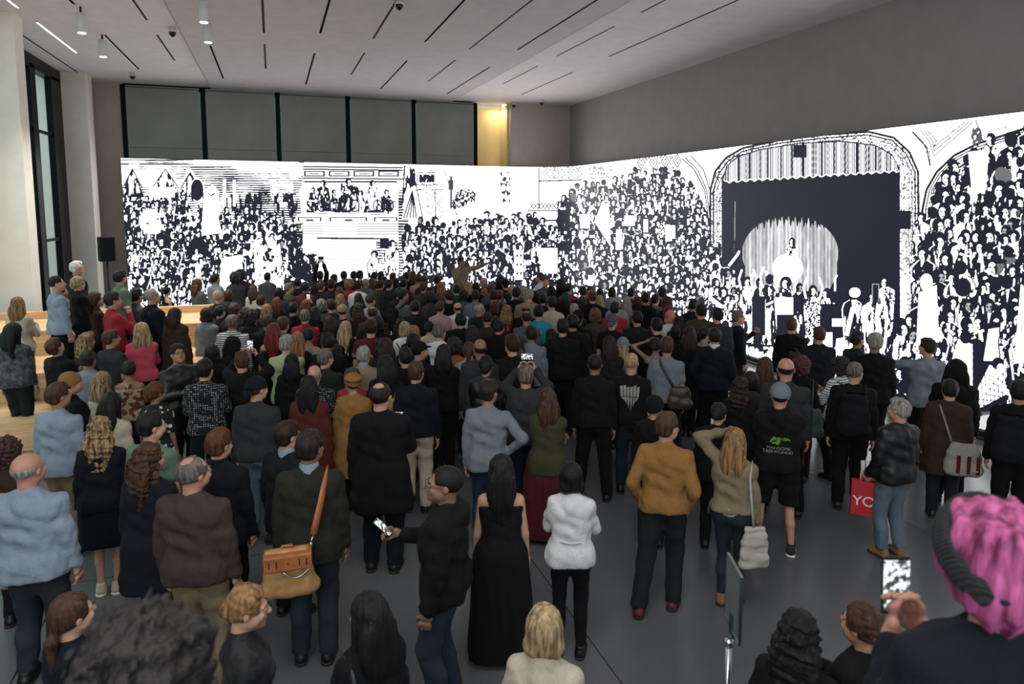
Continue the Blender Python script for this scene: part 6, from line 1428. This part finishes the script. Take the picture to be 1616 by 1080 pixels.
p = by(585, 506); ms_ = [text('2', p['e'], .16, mat('plastic', '#b8b4b0', .8), (0, 0, 1.14), (R_(90), 0, 0), 'number', ext=0)]; press(p, ms_, .006)
for sg in (1, -1):
    S_, E_, _ = p['k'][('arm', sg)]
    for q0, q1 in ((.50, .54), (.58, .62)): MB().tube([Vector(S_+(E_-S_)*q0), Vector(S_+(E_-S_)*q1)], .066, 14).build('sleeve_band', WP, p['e'], True)
p = by(639, 509); iv = Matrix(p['M']).inverted(); 
strap(p, [(-.14, -.14, 1.43), (-.07, -.155, 1.32), (.02, -.165, 1.2), (.1, -.16, 1.08)], .02, M_DARK, p['e'], Matrix(p['M']).inverted(), 'shoulder_strap')
p = by(481, 490)
for sg in (-1, 1): strap(p, [(sg*.08, -.10, 1.46), (sg*.06, -.175, 1.35), (sg*.03, -.18, 1.15)], .02, M_DARK, p['e'], Matrix(p['M']).inverted(), 'strap')
strap(R1['white'], [(-.155, .0, 1.09), (-.12, -.1, 1.09), (0, -.135, 1.09), (.12, -.1, 1.09), (.155, 0, 1.09)], .022, mat('cloth', C['w'][0]), R1['white']['e'], Matrix(R1['white']['M']).inverted(), 'waist_tie')
strap(R1['tan'], [(-.17, .0, .98), (-.13, -.115, .98), (0, -.145, .98), (.13, -.115, .98), (.17, 0, .98)], .07, mat('stripe', C['w'][0], 60, C['bg'][0]), R1['tan']['e'], Matrix(R1['tan']['M']).inverted(), 'striped_hem')
for sg in (-1, 1): strap(R1['dress'], [(sg*.05, -.125, 1.30), (sg*.07, -.10, 1.40), (sg*.085, -.04, 1.45), (sg*.08, .06, 1.38)], .012, M_DARK, R1['dress']['e'], Matrix(R1['dress']['M']).inverted(), 'dress_strap')
for sg in (-1, 1):   # pale cuffs of the nearest person
    S_, E_, W_ = R1['pink']['k'][('arm', sg)]; d_ = (W_-E_)
    MB().tube([Vector(E_+d_*.86), Vector(E_+d_*.95)], .042, 16).build('pale_cuff', mat('cloth', '#9aa3a3'), R1['pink']['e'], True)
# low stage below the performer
pf = by(727, 407); q = pf['P']; st = empty('low_stage', (q.x, q.y, 0), .3, 'low dark stage under the performer', 'stage'); MB().box(-.5, .5, -.5, .5, 0, .34).build('base', M_DARK, st); MB().box(-.52, .52, -.52, .52, .33, .35).build('top_board', mat('wood', '#4a4038'), st)
# sign on a post
sg_ = empty('sign_stand', (2.43, 3.13, 0), 0, 'grey sign panel on a chrome post, seen edge-on at bottom right', 'sign')
MB().tube([(0, 0, .02), (0, 0, 1.1)], .019, 14).build('post', mat('metal', '#b9bfc2'), sg_, True); MB().tube([(0, 0, 0), (0, 0, .02), (0, 0, .03)], [.17, .17, .05], 24).build('base', mat('metal', '#8a8f92', .35), sg_)
MB().tube([(0, 0, 1.08), (0, 0, 1.12)], .026, 14).build('clamp', mat('metal', '#d4d6d6'), sg_, True)
P1 = at(1165, 1014, 2, 1.13)-Vector((2.43, 3.13, 0)); P2 = at(1147, 975, 2, 1.13)-Vector((2.43, 3.13, 0)); d_ = (P2-P1); d_.z = 0; an = math.atan2(d_.y, d_.x); mid = (P1+P2)/2
f_ = MB().box(-.14, .14, -.006, .006, 0, .40).build('panel', mat('plastic', '#66706f', .5), sg_); f_.location = (mid.x, mid.y, 1.13); f_.rotation_euler.z = an
for a, b_, c_, e_ in ((-.145, -.135, 0, .40), (.135, .145, 0, .40), (-.145, .145, -.006, .004), (-.145, .145, .396, .406)): g_ = MB().box(a, b_, -.009, .009, c_, e_).build('frame_edge', mat('metal', '#b4b9b9', .35), sg_); g_.location = f_.location; g_.rotation_euler.z = an
g_ = MB().box(-.03, .03, -.012, .012, -.04, .10).build('bracket', mat('metal', '#8d9394'), sg_); g_.location = f_.location; g_.rotation_euler.z = an
MB().tube([(0, 0, 1.1), (mid.x, mid.y, 1.12)], .01, 8).build('arm', mat('metal', '#8d9394'), sg_, True)
# ------------------------------------------------------------ labels that tell each onlooker apart
used = {}
def rel(p, a, nm):
    dx = p['X']-a['X']; dy = p['Y']-a['Y']
    h = 'right' if dx > 0 else 'left'; far = math.hypot(dx, dy)
    if abs(dx) > 1.6*abs(dy): w = ('just %s of' if abs(dx) < 28 else '%s of') % h
    elif abs(dy) > 2.2*abs(dx): w = 'right behind' if dy < 0 else 'right in front of'
    else: w = '%s and %s of' % ('behind' if dy < 0 else 'in front', h)
    return w+' '+nm
anch = []
for p in PEOPLE:
    if p['lab']:
        w = p['lab'].split(' ', 1)[1]; s_ = p['lab']; import re
        m_ = re.search(r' (?:in|with) ([a-z0-9\- ]+?)(?: and |,| with | on | at | by | before | beside | behind |$)', s_)
        if m_ and 1 < len(m_.group(1).split()) < 6: anch.append((p, 'the '+m_.group(1)))
        used[p['lab']] = p; p['e']['label'] = p['lab']
cnt = {}
for a in anch: cnt[a[1]] = cnt.get(a[1], 0)+1
anch = [a for a in anch if cnt[a[1]] == 1]
NODUP = 0
for p in PEOPLE:
    if p['lab']: continue
    base = 'person in '+p['top']
    if p['wear']: base += ' and '+p['wear'].split()[-1]
    elif p['pose']: base += ', '+p['pose']
    done = False
    for a in sorted(anch, key=lambda a: (a[0]['X']-p['X'])**2+(1.6*(a[0]['Y']-p['Y']))**2)[:14]:
        nm = re.sub(r'^the (a|an|the) ', 'the ', a[1]); L = base+', '+rel(p, a[0], nm)
        if len(L.split()) > 16 or L in used: continue
        p['lab'] = L; used[L] = p; p['e']['label'] = L; done = True; break
    if not done: NODUP += 1; p['lab'] = base+', in the packed middle of the crowd'; p['e']['label'] = p['lab']
print('PEOPLE', len(PEOPLE), 'unresolved', NODUP, 'tris', sum(sum(len(q.vertices)-2 for q in m.polygons) for m in bpy.data.meshes if m.users))
